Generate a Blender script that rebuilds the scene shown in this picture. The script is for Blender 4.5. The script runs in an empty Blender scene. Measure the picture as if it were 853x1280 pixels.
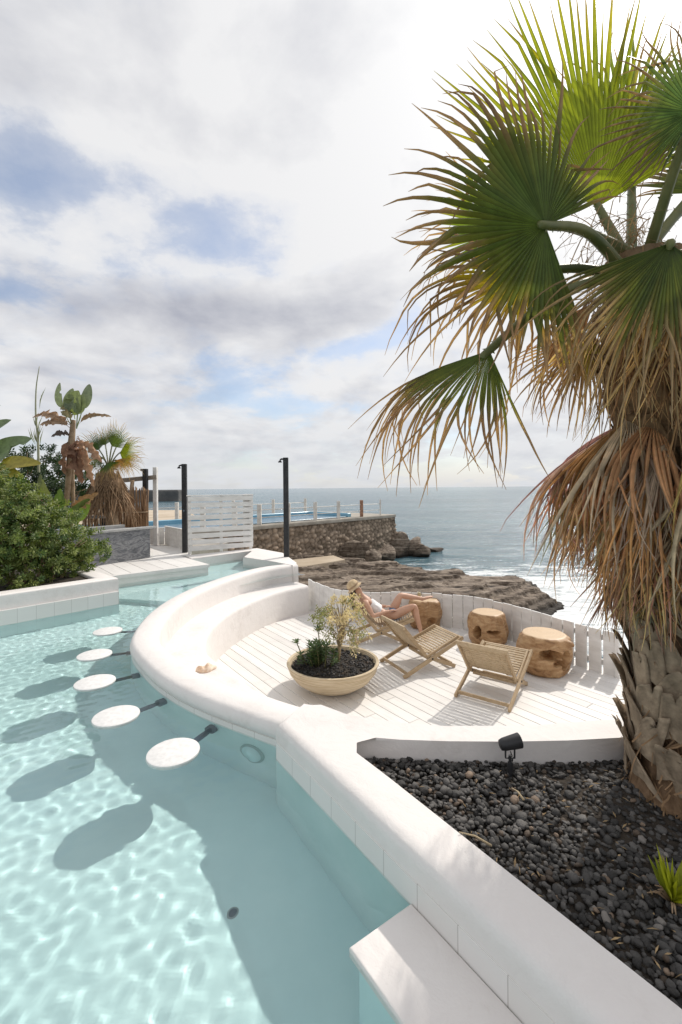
import bpy, bmesh, math, random
import numpy as np
from mathutils import Vector, Matrix, noise as mnoise

R = math.radians
random.seed(7)
rng = np.random.default_rng(7)
S = bpy.context.scene
COL = S.collection

# ------------------------------------------------------------------ camera
H = 2.4                      # eye height above the terrace deck (deck = z 0)
F = 569.0                    # focal length in photo pixels (853 x 1280)
CX, CY = 426.5, 610.0
ROLL = R(0.5)
cam = bpy.data.cameras.new("camera")
cam.sensor_fit = 'VERTICAL'
cam.sensor_height = 36.0
cam.lens = F / 1280 * 36.0
cam.shift_y = -(640 - CY) / 1280
cam.clip_start = 0.05
cam.clip_end = 60000
camo = bpy.data.objects.new("camera", cam)
camo.location = (0, 0, H)
camo.rotation_euler = (R(90), ROLL, 0)
COL.objects.link(camo)
S.camera = camo

# ------------------------------------------------------------------ light
SUN_AZ, SUN_EL = R(40), R(43.5)
SUND = Vector((math.sin(SUN_AZ) * math.cos(SUN_EL), math.cos(SUN_AZ) * math.cos(SUN_EL), math.sin(SUN_EL)))
sun = bpy.data.lights.new("sun", 'SUN')
sun.energy = 2.8
sun.angle = R(1.2)
sun.color = (1.0, 0.94, 0.86)
suno = bpy.data.objects.new("sun", sun)
suno.rotation_euler = SUND.to_track_quat('Z', 'Y').to_euler()
suno.location = (6, 8, 12)
COL.objects.link(suno)
try:
    sun.cycles.is_caustics_light = True
except Exception:
    pass
S.view_settings.view_transform = 'Standard'
S.view_settings.look = 'None'
S.view_settings.exposure = 0.09
S.view_settings.gamma = 1.0
S.view_settings.use_curve_mapping = False
cy = S.cycles
cy.use_denoising = True
try:
    cy.denoiser = 'OPENIMAGEDENOISE'
except Exception:
    pass
cy.max_bounces = 10
cy.diffuse_bounces = 4
cy.transmission_bounces = 6
cy.transparent_max_bounces = 16
cy.caustics_refractive = True
cy.caustics_reflective = False
cy.sample_clamp_indirect = 4.0

# sky: Nishita with a procedural cloud deck over it
W = bpy.data.worlds.new("World")
S.world = W
W.use_nodes = True
nt = W.node_tree
nt.nodes.clear()
class NG:
    """tiny node helper"""
    def __init__(s, nt): s.nt = nt
    def n(s, typ, **kw):
        nd = s.nt.nodes.new(typ)
        for k, v in kw.items():
            if k == 'ins':
                for kk, vv in v.items():
                    if isinstance(vv, bpy.types.NodeSocket): s.nt.links.new(vv, nd.inputs[kk])
                    else: nd.inputs[kk].default_value = vv
            else: setattr(nd, k, v)
        return nd
    def math(s, op, a, b=0.0, c=0.0, clamp=False):
        nd = s.nt.nodes.new('ShaderNodeMath'); nd.operation = op; nd.use_clamp = clamp
        for i, v in enumerate((a, b, c)):
            if isinstance(v, bpy.types.NodeSocket): s.nt.links.new(v, nd.inputs[i])
            else: nd.inputs[i].default_value = v
        return nd.outputs[0]
    def vmath(s, op, a, b=(0, 0, 0), scale=None):
        nd = s.nt.nodes.new('ShaderNodeVectorMath'); nd.operation = op
        for i, v in enumerate((a, b)):
            if isinstance(v, bpy.types.NodeSocket): s.nt.links.new(v, nd.inputs[i])
            else: nd.inputs[i].default_value = v
        if scale is not None: nd.inputs['Scale'].default_value = scale
        return nd
    def ramp(s, fac, stops, interp='LINEAR'):
        nd = s.nt.nodes.new('ShaderNodeValToRGB'); cr = nd.color_ramp; cr.interpolation = interp
        while len(cr.elements) < len(stops): cr.elements.new(0.5)
        for e, (p, c) in zip(cr.elements, stops):
            e.position = p; e.color = (c[0], c[1], c[2], 1) if hasattr(c, '__len__') else (c, c, c, 1)
        s.nt.links.new(fac, nd.inputs[0])
        return nd.outputs[0]
    def mix(s, fac, a, b, blend='MIX'):
        nd = s.nt.nodes.new('ShaderNodeMix'); nd.data_type = 'RGBA'; nd.blend_type = blend
        for i, v in ((0, fac), (6, a), (7, b)):
            if isinstance(v, bpy.types.NodeSocket): s.nt.links.new(v, nd.inputs[i])
            else: nd.inputs[i].default_value = v if i == 0 else (v[0], v[1], v[2], 1)
        return nd.outputs[2]
    def noise(s, vec, scale, detail=4, rough=0.5, dist=0.0, dim='3D'):
        nd = s.nt.nodes.new('ShaderNodeTexNoise'); nd.noise_dimensions = dim
        nd.inputs['Scale'].default_value = scale; nd.inputs['Detail'].default_value = detail
        nd.inputs['Roughness'].default_value = rough; nd.inputs['Distortion'].default_value = dist
        if vec is not None: s.nt.links.new(vec, nd.inputs['Vector'])
        return nd.outputs['Fac']

def pix_dir(px, py):
    u, v = px - CX, CY - py
    c, s = math.cos(ROLL), math.sin(ROLL)
    u, v = u * c + v * s, -u * s + v * c
    return Vector((u, F, v)).normalized()

g = NG(nt)
tc = g.n('ShaderNodeTexCoord')
D = tc.outputs['Generated']
sky = g.n('ShaderNodeTexSky', sky_type='NISHITA')
sky.sun_disc = False
sky.sun_elevation = SUN_EL
sky.sun_rotation = SUN_AZ
sky.air_density = 1.0
sky.dust_density = 1.0
sky.ozone_density = 2.5
sep = g.n('ShaderNodeSeparateXYZ', ins={0: D})
zc = g.math('MAXIMUM', sep.outputs[2], 0.0)
den = g.math('ADD', zc, 0.30)
cxy = g.n('ShaderNodeCombineXYZ', ins={0: g.math('DIVIDE', sep.outputs[0], den), 1: g.math('DIVIDE', sep.outputs[1], den), 2: g.math('MULTIPLY', zc, .8)})
P0 = cxy.outputs[0]
def blob(px, py, rx, ry, rot=0.0):           # soft elliptical patch of sky around one direction (radii in radians)
    d = pix_dir(px, py); e = Vector((d.y, -d.x, 0)).normalized(); u = e.cross(d)
    c, s_ = math.cos(R(rot)), math.sin(R(rot)); e2 = e * c + u * s_; u2 = u * c - e * s_
    a = g.math('DIVIDE', g.vmath('DOT_PRODUCT', D, tuple(e2)).outputs['Value'], rx); b = g.math('DIVIDE', g.vmath('DOT_PRODUCT', D, tuple(u2)).outputs['Value'], ry)
    f = g.math('GREATER_THAN', g.vmath('DOT_PRODUCT', D, tuple(d)).outputs['Value'], 0.0)
    return g.math('MULTIPLY', g.math('EXPONENT', g.math('MULTIPLY', g.math('ADD', g.math('MULTIPLY', a, a), g.math('MULTIPLY', b, b)), -1.0)), f)
big = g.noise(P0, 1.3, 3, 0.5, 0.1)
n2 = g.noise(P0, 2.6, 12, 0.60, 0.2)
n2s = g.noise(P0, 2.6, 7, 0.54, 0.2)
n3 = g.noise(P0, 9.0, 8, 0.62, 0.1)
tex = g.math('ADD', g.math('MULTIPLY', n2, .60), g.math('MULTIPLY', n3, .40))
# how much cloud: a broken deck, nearly closed overhead and towards the sun
cov = g.math('ADD', g.math('MULTIPLY', g.math('SUBTRACT', big, .5), .5), .16)
for (px, py, rx, ry, rot, w) in ((50, 250, .22, .085, -14, -.33), (285, 295, .15, .10, 35, -.33), (190, 245, .16, .06, 0, -.22), (15, 365, .07, .025, 0, -.28), (355, 265, .06, .03, 20, -.2), (575, 590, .10, .03, 0, -.22),
                                 (415, 330, .05, .03, 30, -.12), (520, 385, .07, .035, 20, -.25), (455, 430, .14, .025, 8, -.25), (330, 505, .22, .022, 0, -.2), (240, 480, .12, .02, 0, -.14), (120, 330, .06, .05, 0, -.12), (150, 285, .08, .06, 0, .25), (130, 130, .5, .12, 0, .15), (450, 150, .3, .2, 0, .2), (650, 100, .5, .4, 0, .2), (280, 385, .32, .06, 0, .30), (90, 300, .05, .05, 0, .15), (270, 335, .10, .02, 8, .14)):
    cov = g.math('ADD', cov, g.math('MULTIPLY', blob(px, py, rx, ry, rot), w))
dens = g.math('ADD', cov, g.math('MULTIPLY', g.math('SUBTRACT', tex, .5), 1.15))
mask = g.ramp(g.math('ADD', dens, .2), ((0.0, .26), (.20, .46), (0.34, .90), (.46, 1)))
hz = g.math('SUBTRACT', 1.0, g.math('MULTIPLY', sep.outputs[2], 5.0), clamp=True)     # bright sea haze low down
hz = g.math('POWER', hz, 1.3)
mask = g.math('MAXIMUM', mask, g.math('MULTIPLY', hz, 0.9))
# cloud light: thin edges bright, thick middles grey underneath
thick = g.n('ShaderNodeMapRange', ins={0: dens, 1: .12, 2: .62, 3: 0.0, 4: 1.0}).outputs[0]
relief = g.math('SUBTRACT', g.noise(g.vmath('ADD', P0, (-.06, -.10, .0)).outputs[0], 2.6, 7, .54, .2), n2s)
dk = g.math('ADD', g.math('MULTIPLY', thick, .27), g.math('MULTIPLY', relief, 1.7))
for (px, py, rx, ry, rot, w) in ((250, 392, .32, .055, 0, .60), (430, 362, .13, .05, 0, .4), (110, 290, .10, .06, 20, -.45), (300, 318, .12, .03, 6, -.4), (60, 200, .16, .03, 10, -.2), (400, 255, .10, .04, 40, -.3), (470, 420, .12, .03, 10, -.25), (540, 120, .35, .25, 0, -.35), (90, 395, .10, .04, 0, .14), (300, 70, .45, .07, 6, .09), (330, 480, .3, .03, 0, .16), (120, 480, .3, .05, 0, .18), (250, 545, .4, .06, 0, .16), (300, 330, .18, .025, 4, -.22), (120, 290, .14, .06, 0, -.22), (90, 190, .2, .05, 0, -.15), (330, 200, .25, .05, 10, -.1), (120, 110, .2, .03, 0, .14)):
    dk = g.math('ADD', dk, g.math('MULTIPLY', blob(px, py, rx, ry, rot), w))
dk = g.math('MAXIMUM', g.math('MINIMUM', dk, 1.0), 0.0)
ccol = g.mix(dk, (0.80, 0.80, 0.81), (0.315, 0.335, 0.415))
sundot = g.math('MAXIMUM', g.vmath('DOT_PRODUCT', D, tuple(SUND)).outputs['Value'], 0.0)
glow = g.math('ADD', g.math('MULTIPLY', g.math('POWER', sundot, 9.0), 0.26), g.math('MULTIPLY', g.math('POWER', sundot, 60.0), 1.6))
gcol = g.n('ShaderNodeCombineXYZ', ins={0: glow, 1: g.math('MULTIPLY', glow, .98), 2: g.math('MULTIPLY', glow, .94)}).outputs[0]
ccol2 = g.mix(1.0, ccol, gcol, 'ADD')
hcol = g.mix(g.math('MULTIPLY', hz, 0.75), ccol2, (0.63, 0.655, 0.69))
bg1 = g.n('ShaderNodeBackground', ins={0: sky.outputs[0], 1: 0.13})
bg2 = g.n('ShaderNodeBackground', ins={0: hcol, 1: 1.0})
mx = g.n('ShaderNodeMixShader', ins={0: mask, 1: bg1.outputs[0], 2: bg2.outputs[0]})
out = g.n('ShaderNodeOutputWorld', ins={0: mx.outputs[0]})

# ------------------------------------------------------------------ helpers
def P(px, py, z):
    """point of the horizontal plane at height z seen at a photo pixel"""
    d = pix_dir(px, py); t = (z - H) / d.z
    return Vector((d.x * t, d.y * t, z))
def P3(px, py, Y):
    """point at distance Y straight ahead seen at a photo pixel"""
    d = pix_dir(px, py); t = Y / d.y
    return Vector((d.x * t, Y, H + d.z * t))

def tag(o, label=None, cat=None, group=None, kind=None):
    if label: o['label'] = label
    if cat: o['category'] = cat
    if group: o['group'] = group
    if kind: o['kind'] = kind
    return o
def empty(name, loc=(0, 0, 0), rz=0.0):
    o = bpy.data.objects.new(name, None); o.location = loc; o.rotation_euler.z = rz
    o.empty_display_size = 0.2
    COL.objects.link(o); return o
def children(o): return [c for c in COL.objects if c.parent == o]
def copy_tree(o, parent=None):
    c = o.copy(); COL.objects.link(c)
    if parent: c.parent = parent
    for ch in list(children(o)): copy_tree(ch, c)
    return c

class MB:
    """collects shapes and links them as ONE mesh object"""
    def __init__(s): s.v = []; s.f = []; s.uv = {}; s.sm = []; s.col = None; s.mi = []
    def add(s, vs, fs, smooth=False, mi=0):
        b = len(s.v); s.v += [tuple(v) for v in vs]
        for f in fs: s.f.append(tuple(b + i for i in f)); s.sm.append(smooth); s.mi.append(mi)
        return b
    def box(s, c, d, M=None, bev=0.0, mi=0):
        bm = bmesh.new(); bmesh.ops.create_cube(bm, size=1.0)
        bmesh.ops.scale(bm, vec=d, verts=bm.verts)
        if bev > 0: bmesh.ops.bevel(bm, geom=bm.edges[:], offset=bev, segments=2, affect='EDGES', profile=0.5)
        bm.verts.index_update()
        T = Matrix.Translation(c) @ (M.to_4x4() if M is not None else Matrix())
        s.add([T @ v.co for v in bm.verts], [[v.index for v in f.verts] for f in bm.faces], False, mi); bm.free()
    def bar(s, a, b, w, h, up=(0, 0, 1), bev=0.003, mi=0):
        a, b = Vector(a), Vector(b); x = (b - a); L = x.length; x.normalize()
        y = Vector(up).cross(x)
        if y.length < 1e-4: y = Vector((0, 1, 0)).cross(x)
        y.normalize(); z = x.cross(y)
        s.box((a + b) / 2, (L, w, h), Matrix((x, y, z)).transposed(), bev, mi)
    def tube(s, pts, rads, n=8, cap=True, smooth=True, mi=0):
        pts = [Vector(p) for p in pts]
        if not hasattr(rads, '__len__'): rads = [rads] * len(pts)
        t0 = (pts[1] - pts[0]).normalized()
        nrm = t0.orthogonal().normalized(); vs = []; fs = []
        for i, p in enumerate(pts):
            t = (pts[min(i + 1, len(pts) - 1)] - pts[max(i - 1, 0)])
            if t.length < 1e-9: t = t0
            t.normalize(); nrm = (nrm - t * nrm.dot(t))
            if nrm.length < 1e-6: nrm = t.orthogonal()
            nrm.normalize(); bn = t.cross(nrm)
            for k in range(n):
                a = 2 * math.pi * k / n
                vs.append(p + (nrm * math.cos(a) + bn * math.sin(a)) * rads[i])
        for i in range(len(pts) - 1):
            for k in range(n):
                k2 = (k + 1) % n
                fs.append((i * n + k, i * n + k2, (i + 1) * n + k2, (i + 1) * n + k))
        if cap: fs.append(tuple(range(n - 1, -1, -1))); fs.append(tuple(range((len(pts) - 1) * n, len(pts) * n)))
        s.add(vs, fs, smooth, mi)
    def lathe(s, prof, n=32, c=(0, 0, 0), fn=None, smooth=True, capb=True, capt=True, mi=0):
        vs = []; fs = []
        for (r, z) in prof:
            for k in range(n):
                a = 2 * math.pi * k / n; rr, zz = (fn(r, z, a) if fn else (r, z))
                vs.append((c[0] + rr * math.cos(a), c[1] + rr * math.sin(a), c[2] + zz))
        m = len(prof)
        for i in range(m - 1):
            for k in range(n):
                k2 = (k + 1) % n
                fs.append((i * n + k, i * n + k2, (i + 1) * n + k2, (i + 1) * n + k))
        if capb: fs.append(tuple(range(n - 1, -1, -1)))
        if capt: fs.append(tuple(range((m - 1) * n, m * n)))
        s.add(vs, fs, smooth, mi)
    def prism(s, poly, z0, z1, bev=0.0, seg=4, mi=0, smooth=False, bevb=False):
        bm = bmesh.new()
        poly = [Vector((p[0], p[1])) for p in poly]
        ar = sum(poly[i].x * poly[(i + 1) % len(poly)].y - poly[(i + 1) % len(poly)].x * poly[i].y for i in range(len(poly)))
        if ar < 0: poly.reverse()
        lo = [bm.verts.new((p.x, p.y, z0)) for p in poly]; hi = [bm.verts.new((p.x, p.y, z1)) for p in poly]
        n = len(poly)
        bm.faces.new(lo[::-1]); top = bm.faces.new(hi)
        for i in range(n): bm.faces.new((lo[i], lo[(i + 1) % n], hi[(i + 1) % n], hi[i]))
        if bev > 0:
            bmesh.ops.bevel(bm, geom=list(top.edges), offset=bev, segments=seg, affect='EDGES', profile=0.5)
        bm.verts.index_update()
        s.add([v.co for v in bm.verts], [[v.index for v in f.verts] for f in bm.faces], smooth, mi); bm.free()
    def sweep(s, path, prof, closed_prof=True, smooth=False, uvscale=1.0, mi=0, zs=None):
        """path: 2D points; prof: (offset to the left, z). Ends capped."""
        n = len(path); m = len(prof); path = [Vector((p[0], p[1])) for p in path]
        vs = []; fs = []; uvs = []; arc = [0]
        for i in range(1, n): arc.append(arc[-1] + (path[i] - path[i - 1]).length)
        pl = [0]
        for j in range(1, m): pl.append(pl[-1] + math.hypot(prof[j][0] - prof[j - 1][0], prof[j][1] - prof[j - 1][1]))
        for i in range(n):
            t = (path[min(i + 1, n - 1)] - path[max(i - 1, 0)]).normalized(); nr = Vector((-t.y, t.x))
            for (o, z) in prof:
                q = path[i] + nr * o; vs.append((q.x, q.y, z))
        b = len(s.v); fb = len(s.f)
        mm = m if closed_prof else m - 1
        for i in range(n - 1):
            for j in range(mm):
                j2 = (j + 1) % m
                fs.append((i * m + j, (i + 1) * m + j, (i + 1) * m + j2, i * m + j2))
                v0 = prof[j][1]; v1 = prof[j2][1]
                uvs.append(((arc[i], v0), (arc[i + 1], v0), (arc[i + 1], v1), (arc[i], v1)))
        s.add(vs, fs, smooth, mi)
        for k, u in enumerate(uvs): s.uv[fb + k] = u
        if closed_prof:
            s.add([vs[j] for j in range(m)], [tuple(range(m))], False, mi)
            s.add([vs[(n - 1) * m + j] for j in range(m)], [tuple(range(m - 1, -1, -1))], False, mi)
    def build(s, name, mat, parent=None, recalc=False, merge=False, autosmooth=None):
        me = bpy.data.meshes.new(name); me.from_pydata(s.v, [], s.f)
        for m in (mat if isinstance(mat, (list, tuple)) else [mat]): me.materials.append(m)
        me.polygons.foreach_set('use_smooth', s.sm)
        me.polygons.foreach_set('material_index', s.mi)
        if s.uv:
            uvl = me.uv_layers.new(name='UVMap')
            for fi, u in s.uv.items():
                p = me.polygons[fi]
                for k, li in enumerate(p.loop_indices): uvl.data[li].uv = u[k]
        if recalc or merge:
            bm = bmesh.new(); bm.from_mesh(me)
            if merge: bmesh.ops.remove_doubles(bm, verts=bm.verts, dist=1e-5)
            bmesh.ops.recalc_face_normals(bm, faces=bm.faces); bm.to_mesh(me); bm.free()
        if autosmooth is not None:
            me.polygons.foreach_set('use_smooth', [True] * len(me.polygons))
            me.set_sharp_from_angle(angle=R(autosmooth))
        me.update()
        o = bpy.data.objects.new(name, me); COL.objects.link(o)
        if parent: o.parent = parent
        return o

def np_mesh(name, V, Fq, mat, parent=None, smooth=False, cols=None, tri=False):
    """fast mesh from arrays; Fq (n,3) or (n,4); cols per-vertex RGB -> attribute 'col'"""
    me = bpy.data.meshes.new(name)
    V = np.asarray(V, dtype=np.float32); Fq = np.asarray(Fq, dtype=np.int32); k = Fq.shape[1]
    me.vertices.add(len(V)); me.vertices.foreach_set('co', V.ravel())
    me.loops.add(Fq.size); me.loops.foreach_set('vertex_index', Fq.ravel())
    me.polygons.add(len(Fq)); me.polygons.foreach_set('loop_start', np.arange(0, Fq.size, k, dtype=np.int32))
    me.polygons.foreach_set('use_smooth', np.full(len(Fq), smooth))
    me.materials.append(mat)
    if cols is not None:
        a = me.color_attributes.new('col', 'FLOAT_COLOR', 'POINT')
        c4 = np.ones((len(V), 4), dtype=np.float32); c4[:, :3] = cols
        a.data.foreach_set('color', c4.ravel())
    me.update(calc_edges=True); me.validate()
    o = bpy.data.objects.new(name, me); COL.objects.link(o)
    if parent: o.parent = parent
    return o

def catmull(pts, per=8, closed=False):
    pts = [Vector(p) for p in pts]; n = len(pts); out = []
    for i in range(n - 1):
        p0 = pts[max(i - 1, 0)]; p1 = pts[i]; p2 = pts[i + 1]; p3 = pts[min(i + 2, n - 1)]
        for k in range(per):
            t = k / per
            out.append(0.5 * ((2 * p1) + (p2 - p0) * t + (2 * p0 - 5 * p1 + 4 * p2 - p3) * t * t + (3 * p1 - p0 - 3 * p2 + p3) * t ** 3))
    out.append(pts[-1]); return out
def smooth_path(pts, it=2):
    for _ in range(it):
        pts = [pts[0]] + [(pts[i - 1] + pts[i] * 2 + pts[i + 1]) / 4 for i in range(1, len(pts) - 1)] + [pts[-1]]
    return pts

# ------------------------------------------------------------------ materials
def new_mat(name):
    m = bpy.data.materials.new(name); m.use_nodes = True; m.node_tree.nodes.clear()
    return m, NG(m.node_tree)
def finish(m, g, col, rough=0.6, bump=None, bstr=0.3, bdist=0.01, spec=0.5, extra=None, metal=0.0):
    b = g.n('ShaderNodeBsdfPrincipled')
    def put(k, v):
        if isinstance(v, bpy.types.NodeSocket): g.nt.links.new(v, b.inputs[k])
        else: b.inputs[k].default_value = (v[0], v[1], v[2], 1) if hasattr(v, '__len__') else v
    put('Base Color', col); put('Roughness', rough); put('Metallic', metal); b.inputs['Specular IOR Level'].default_value = spec
    if bump is not None:
        bn = g.n('ShaderNodeBump', ins={'Height': bump, 'Strength': bstr, 'Distance': bdist})
        g.nt.links.new(bn.outputs[0], b.inputs['Normal'])
    g.n('ShaderNodeOutputMaterial', ins={0: b.outputs[0]})
    return m
def noisy(name, c1, c2, scale=6, rough=0.6, bump=0.3, bscale=40, bdist=0.01, detail=6, stretch=(1, 1, 1), spec=0.4, lo=.35, hi=.65, metal=0.0):
    m, g = new_mat(name)
    t = g.n('ShaderNodeTexCoord'); mp = g.n('ShaderNodeMapping', ins={0: t.outputs['Object'], 'Scale': stretch})
    n = g.noise(mp.outputs[0], scale, detail, 0.6)
    col = g.ramp(n, ((lo, c1), (hi, c2)))
    bp = g.noise(mp.outputs[0], bscale, 4, 0.6)
    return finish(m, g, col, rough, bp, bump, bdist, spec, metal=metal)

M = {}
def white_plaster():
    m, g = new_mat('white_plaster'); t = g.n('ShaderNodeTexCoord').outputs['Object']
    a = g.noise(t, 2.2, 6, 0.62); b = g.noise(t, 17, 5, 0.6)
    col = g.ramp(g.math('ADD', g.math('MULTIPLY', a, .7), g.math('MULTIPLY', b, .3)), ((.30, (.66, .615, .58)), (.45, (.755, .715, .685)), (.7, (.785, .75, .72))))
    h = g.math('ADD', g.math('MULTIPLY', g.noise(t, 6, 6, .62, .6), 1.3), g.math('MULTIPLY', g.noise(t, 90, 4, .6), .14))
    st = g.ramp(g.noise(t, 3.3, 8, .7, .8), ((.56, 0), (.74, 1)))                      # faint grey weathering patches
    col = g.mix(g.math('MULTIPLY', st, .22), col, (.52, .48, .44))
    return finish(m, g, col, 0.62, h, 0.45, 0.014, 0.3)
M['plaster'] = white_plaster()
ZW = 0.685                                    # pool water level
def pool_tile():
    m, g = new_mat('pool_wall_tile'); uv = g.n('ShaderNodeUVMap').outputs[0]
    br = g.n('ShaderNodeTexBrick', ins={'Vector': uv, 'Scale': 1.0, 'Mortar Size': 0.0022, 'Brick Width': 0.21, 'Row Height': 0.30, 'Color1': (.76, .735, .70, 1), 'Color2': (.79, .765, .735, 1), 'Mortar': (.52, .49, .46, 1)})
    br.offset = 0.0
    t = g.n('ShaderNodeTexCoord').outputs['Object']
    pz = g.n('ShaderNodeSeparateXYZ', ins={0: g.n('ShaderNodeNewGeometry').outputs['Position']}).outputs[2]
    wv = g.math('ADD', pz, g.math('MULTIPLY', g.noise(t, 4, 4, .6), 0.012))
    lowm = g.math('LESS_THAN', wv, ZW + 0.008)
    aq = g.ramp(g.noise(t, 3, 5, .6), ((.35, (.56, .725, .72)), (.7, (.64, .78, .775))))
    col = g.mix(lowm, br.outputs['Color'], aq)
    line = g.math('MULTIPLY', g.math('LESS_THAN', g.math('ABSOLUTE', g.math('SUBTRACT', wv, ZW + 0.012)), 0.005), 0.45)
    col = g.mix(line, col, (.36, .46, .42))
    return finish(m, g, col, 0.35, br.outputs['Fac'], -0.25, 0.004, 0.4)
M['tile'] = pool_tile()
M['pool_floor'] = noisy('pool_floor_plaster', (.585, .785, .795), (.655, .845, .85), 1.6, 0.7, 0.1, 30, .004)
def wood_white():
    m, g = new_mat('white_deck_paint'); t = g.n('ShaderNodeTexCoord'); uv = g.n('ShaderNodeUVMap').outputs[0]
    isl = g.n('ShaderNodeNewGeometry').outputs['Random Per Island']
    mp = g.n('ShaderNodeMapping', ins={0: uv, 'Scale': (1.3, 26, 1)})
    grain = g.noise(g.vmath('ADD', mp.outputs[0], (0, 0, 0)).outputs[0], 1.0, 7, .65, .4)
    wear = g.noise(t.outputs['Object'], 2.6, 6, .65)
    base = g.ramp(isl, ((0, (.70, .67, .635)), (.5, (.76, .735, .70)), (1, (.80, .775, .745))))
    dirt = g.ramp(g.math('ADD', g.math('MULTIPLY', grain, .55), g.math('MULTIPLY', wear, .45)), ((.30, .80), (.5, 1.0)))
    col = g.mix(1.0, base, dirt, 'MULTIPLY')
    return finish(m, g, col, 0.55, grain, 0.25, 0.004, 0.35)
M['deck'] = wood_white()
M['white_wood'] = noisy('white_painted_boards', (.66, .64, .61), (.80, .78, .755), 3, .55, .25, 30, .006, stretch=(1, 1, 3))
def timber(name, c1, c2, c3, sc=1.0, rough=.6):
    m, g = new_mat(name); t = g.n('ShaderNodeTexCoord').outputs['Object']
    mp = g.n('ShaderNodeMapping', ins={0: t, 'Scale': (3 * sc, 24 * sc, 24 * sc)})
    n = g.noise(mp.outputs[0], 1.0, 6, .62, .8); n2 = g.noise(t, 2.5, 4, .6)
    col = g.ramp(g.math('ADD', g.math('MULTIPLY', n, .6), g.math('MULTIPLY', n2, .4)), ((.3, c1), (.5, c2), (.7, c3)))
    return finish(m, g, col, rough, n, .3, .004, .3)
M['chair'] = timber('weathered_teak', (.27, .185, .105), (.40, .29, .175), (.49, .38, .25))
M['chair_slat'] = timber('pale_teak_slats', (.33, .24, .145), (.45, .345, .22), (.54, .435, .30))
def drum_mat():
    m, g = new_mat('teak_root_wood'); t = g.n('ShaderNodeTexCoord').outputs['Object']
    mp = g.n('ShaderNodeMapping', ins={0: t, 'Scale': (1.6, 1.6, 4.5)})
    n = g.noise(mp.outputs[0], 2.4, 8, .62, 1.6); r = g.noise(t, 46, 4, .6, 1.0)
    pos = g.n('ShaderNodeSeparateXYZ', ins={0: t})
    rad = g.math('SQRT', g.math('ADD', g.math('POWER', pos.outputs[0], 2), g.math('POWER', pos.outputs[1], 2)))
    ring = g.math('SINE', g.math('MULTIPLY', g.math('ADD', rad, g.math('MULTIPLY', n, .12)), 150))
    col = g.ramp(n, ((.30, (.13, .062, .026)), (.45, (.33, .185, .085)), (.60, (.46, .29, .15)), (.75, (.55, .39, .22))))
    top = g.math('GREATER_THAN', pos.outputs[2], 0.478)
    tcol = g.mix(g.math('MULTIPLY_ADD', ring, .12, .2), (.62, .46, .29), (.48, .32, .18))
    col = g.mix(g.math('MULTIPLY', top, .85), col, tcol)
    return finish(m, g, col, .5, g.math('ADD', n, g.math('MULTIPLY', r, .2)), .4, .015, .35)
M['drum'] = drum_mat()
M['black'] = noisy('black_paint', (.016, .016, .018), (.03, .03, .032), 8, .45, .1)
M['dark_metal'] = noisy('dark_grey_metal', (.10, .13, .16), (.15, .18, .21), 8, .4, .1)
M['stone_grey'] = None
def marble():
    m, g = new_mat('grey_veined_stone'); t = g.n('ShaderNodeTexCoord').outputs['Object']
    mp = g.n('ShaderNodeMapping', ins={0: t, 'Rotation': (0, R(35), R(15)), 'Scale': (1, 1, 3.5)})
    n = g.noise(mp.outputs[0], 2.2, 9, .66, 2.2)
    col = g.ramp(n, ((.28, (.045, .048, .055)), (.46, (.13, .135, .145)), (.53, (.26, .26, .265)), (.6, (.12, .125, .13)), (.75, (.19, .19, .195))))
    return finish(m, g, col, .5, n, .2, .01, .4)
M['stone_grey'] = marble()
M['grey_slab'] = noisy('pale_grey_slab', (.30, .30, .295), (.42, .415, .40), 5, .6, .2)
M['sand'] = noisy('pale_sand', (.40, .32, .23), (.52, .44, .34), .6, .9, .4, 12, .03)
M['soil'] = noisy('dark_soil', (.02, .016, .012), (.055, .042, .03), 9, .95, .8, 30, .03)
M['concrete'] = noisy('grey_concrete', (.27, .24, .20), (.38, .35, .30), 2.2, .85, .4, 22, .02)

def col_attr_mat(name, rough=.6, transl=0.0, bump=None, spec=.3, vary=.25, tint=(1, 1, 1)):
    m, g = new_mat(name); a = g.n('ShaderNodeAttribute', attribute_name='col'); t = g.n('ShaderNodeTexCoord').outputs['Object']
    n = g.noise(t, 14, 5, .6)
    col = g.mix(1.0, a.outputs['Color'], g.ramp(n, ((.3, 1 - vary), (.7, 1 + vary))), 'MULTIPLY')
    b = g.n('ShaderNodeBsdfPrincipled', ins={'Base Color': col, 'Roughness': rough}); b.inputs['Specular IOR Level'].default_value = spec
    if bump:
        bn = g.n('ShaderNodeBump', ins={'Height': g.noise(t, bump, 5, .6), 'Strength': .5, 'Distance': .01}); g.nt.links.new(bn.outputs[0], b.inputs['Normal'])
    sh = b.outputs[0]
    if transl > 0:
        tcol = g.mix(1.0, col, tint, 'MULTIPLY')
        tr = g.n('ShaderNodeBsdfTranslucent', ins={0: tcol})
        sh = g.n('ShaderNodeMixShader', ins={0: transl, 1: sh, 2: tr.outputs[0]}).outputs[0]
    g.n('ShaderNodeOutputMaterial', ins={0: sh})
    return m
M['palm_leaf'] = col_attr_mat('fan_palm_leaf', .42, .45, None, .4, .18, (1.9, 1.9, .9))
M['dead_leaf'] = col_attr_mat('dry_palm_leaf', .75, .25, None, .15, .3, (1.2, 1.0, .8))
M['leaf'] = col_attr_mat('green_leaf', .5, .3, None, .35, .25, (1.3, 1.4, .7))
M['bark'] = col_attr_mat('palm_bark', .9, 0, 60, .1, .35)
M['pebble'] = col_attr_mat('black_pebble', .68, 0, 120, .4, .2)
M['rubble'] = col_attr_mat('rubble_stone', .9, 0, 25, .1, .25)

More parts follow.
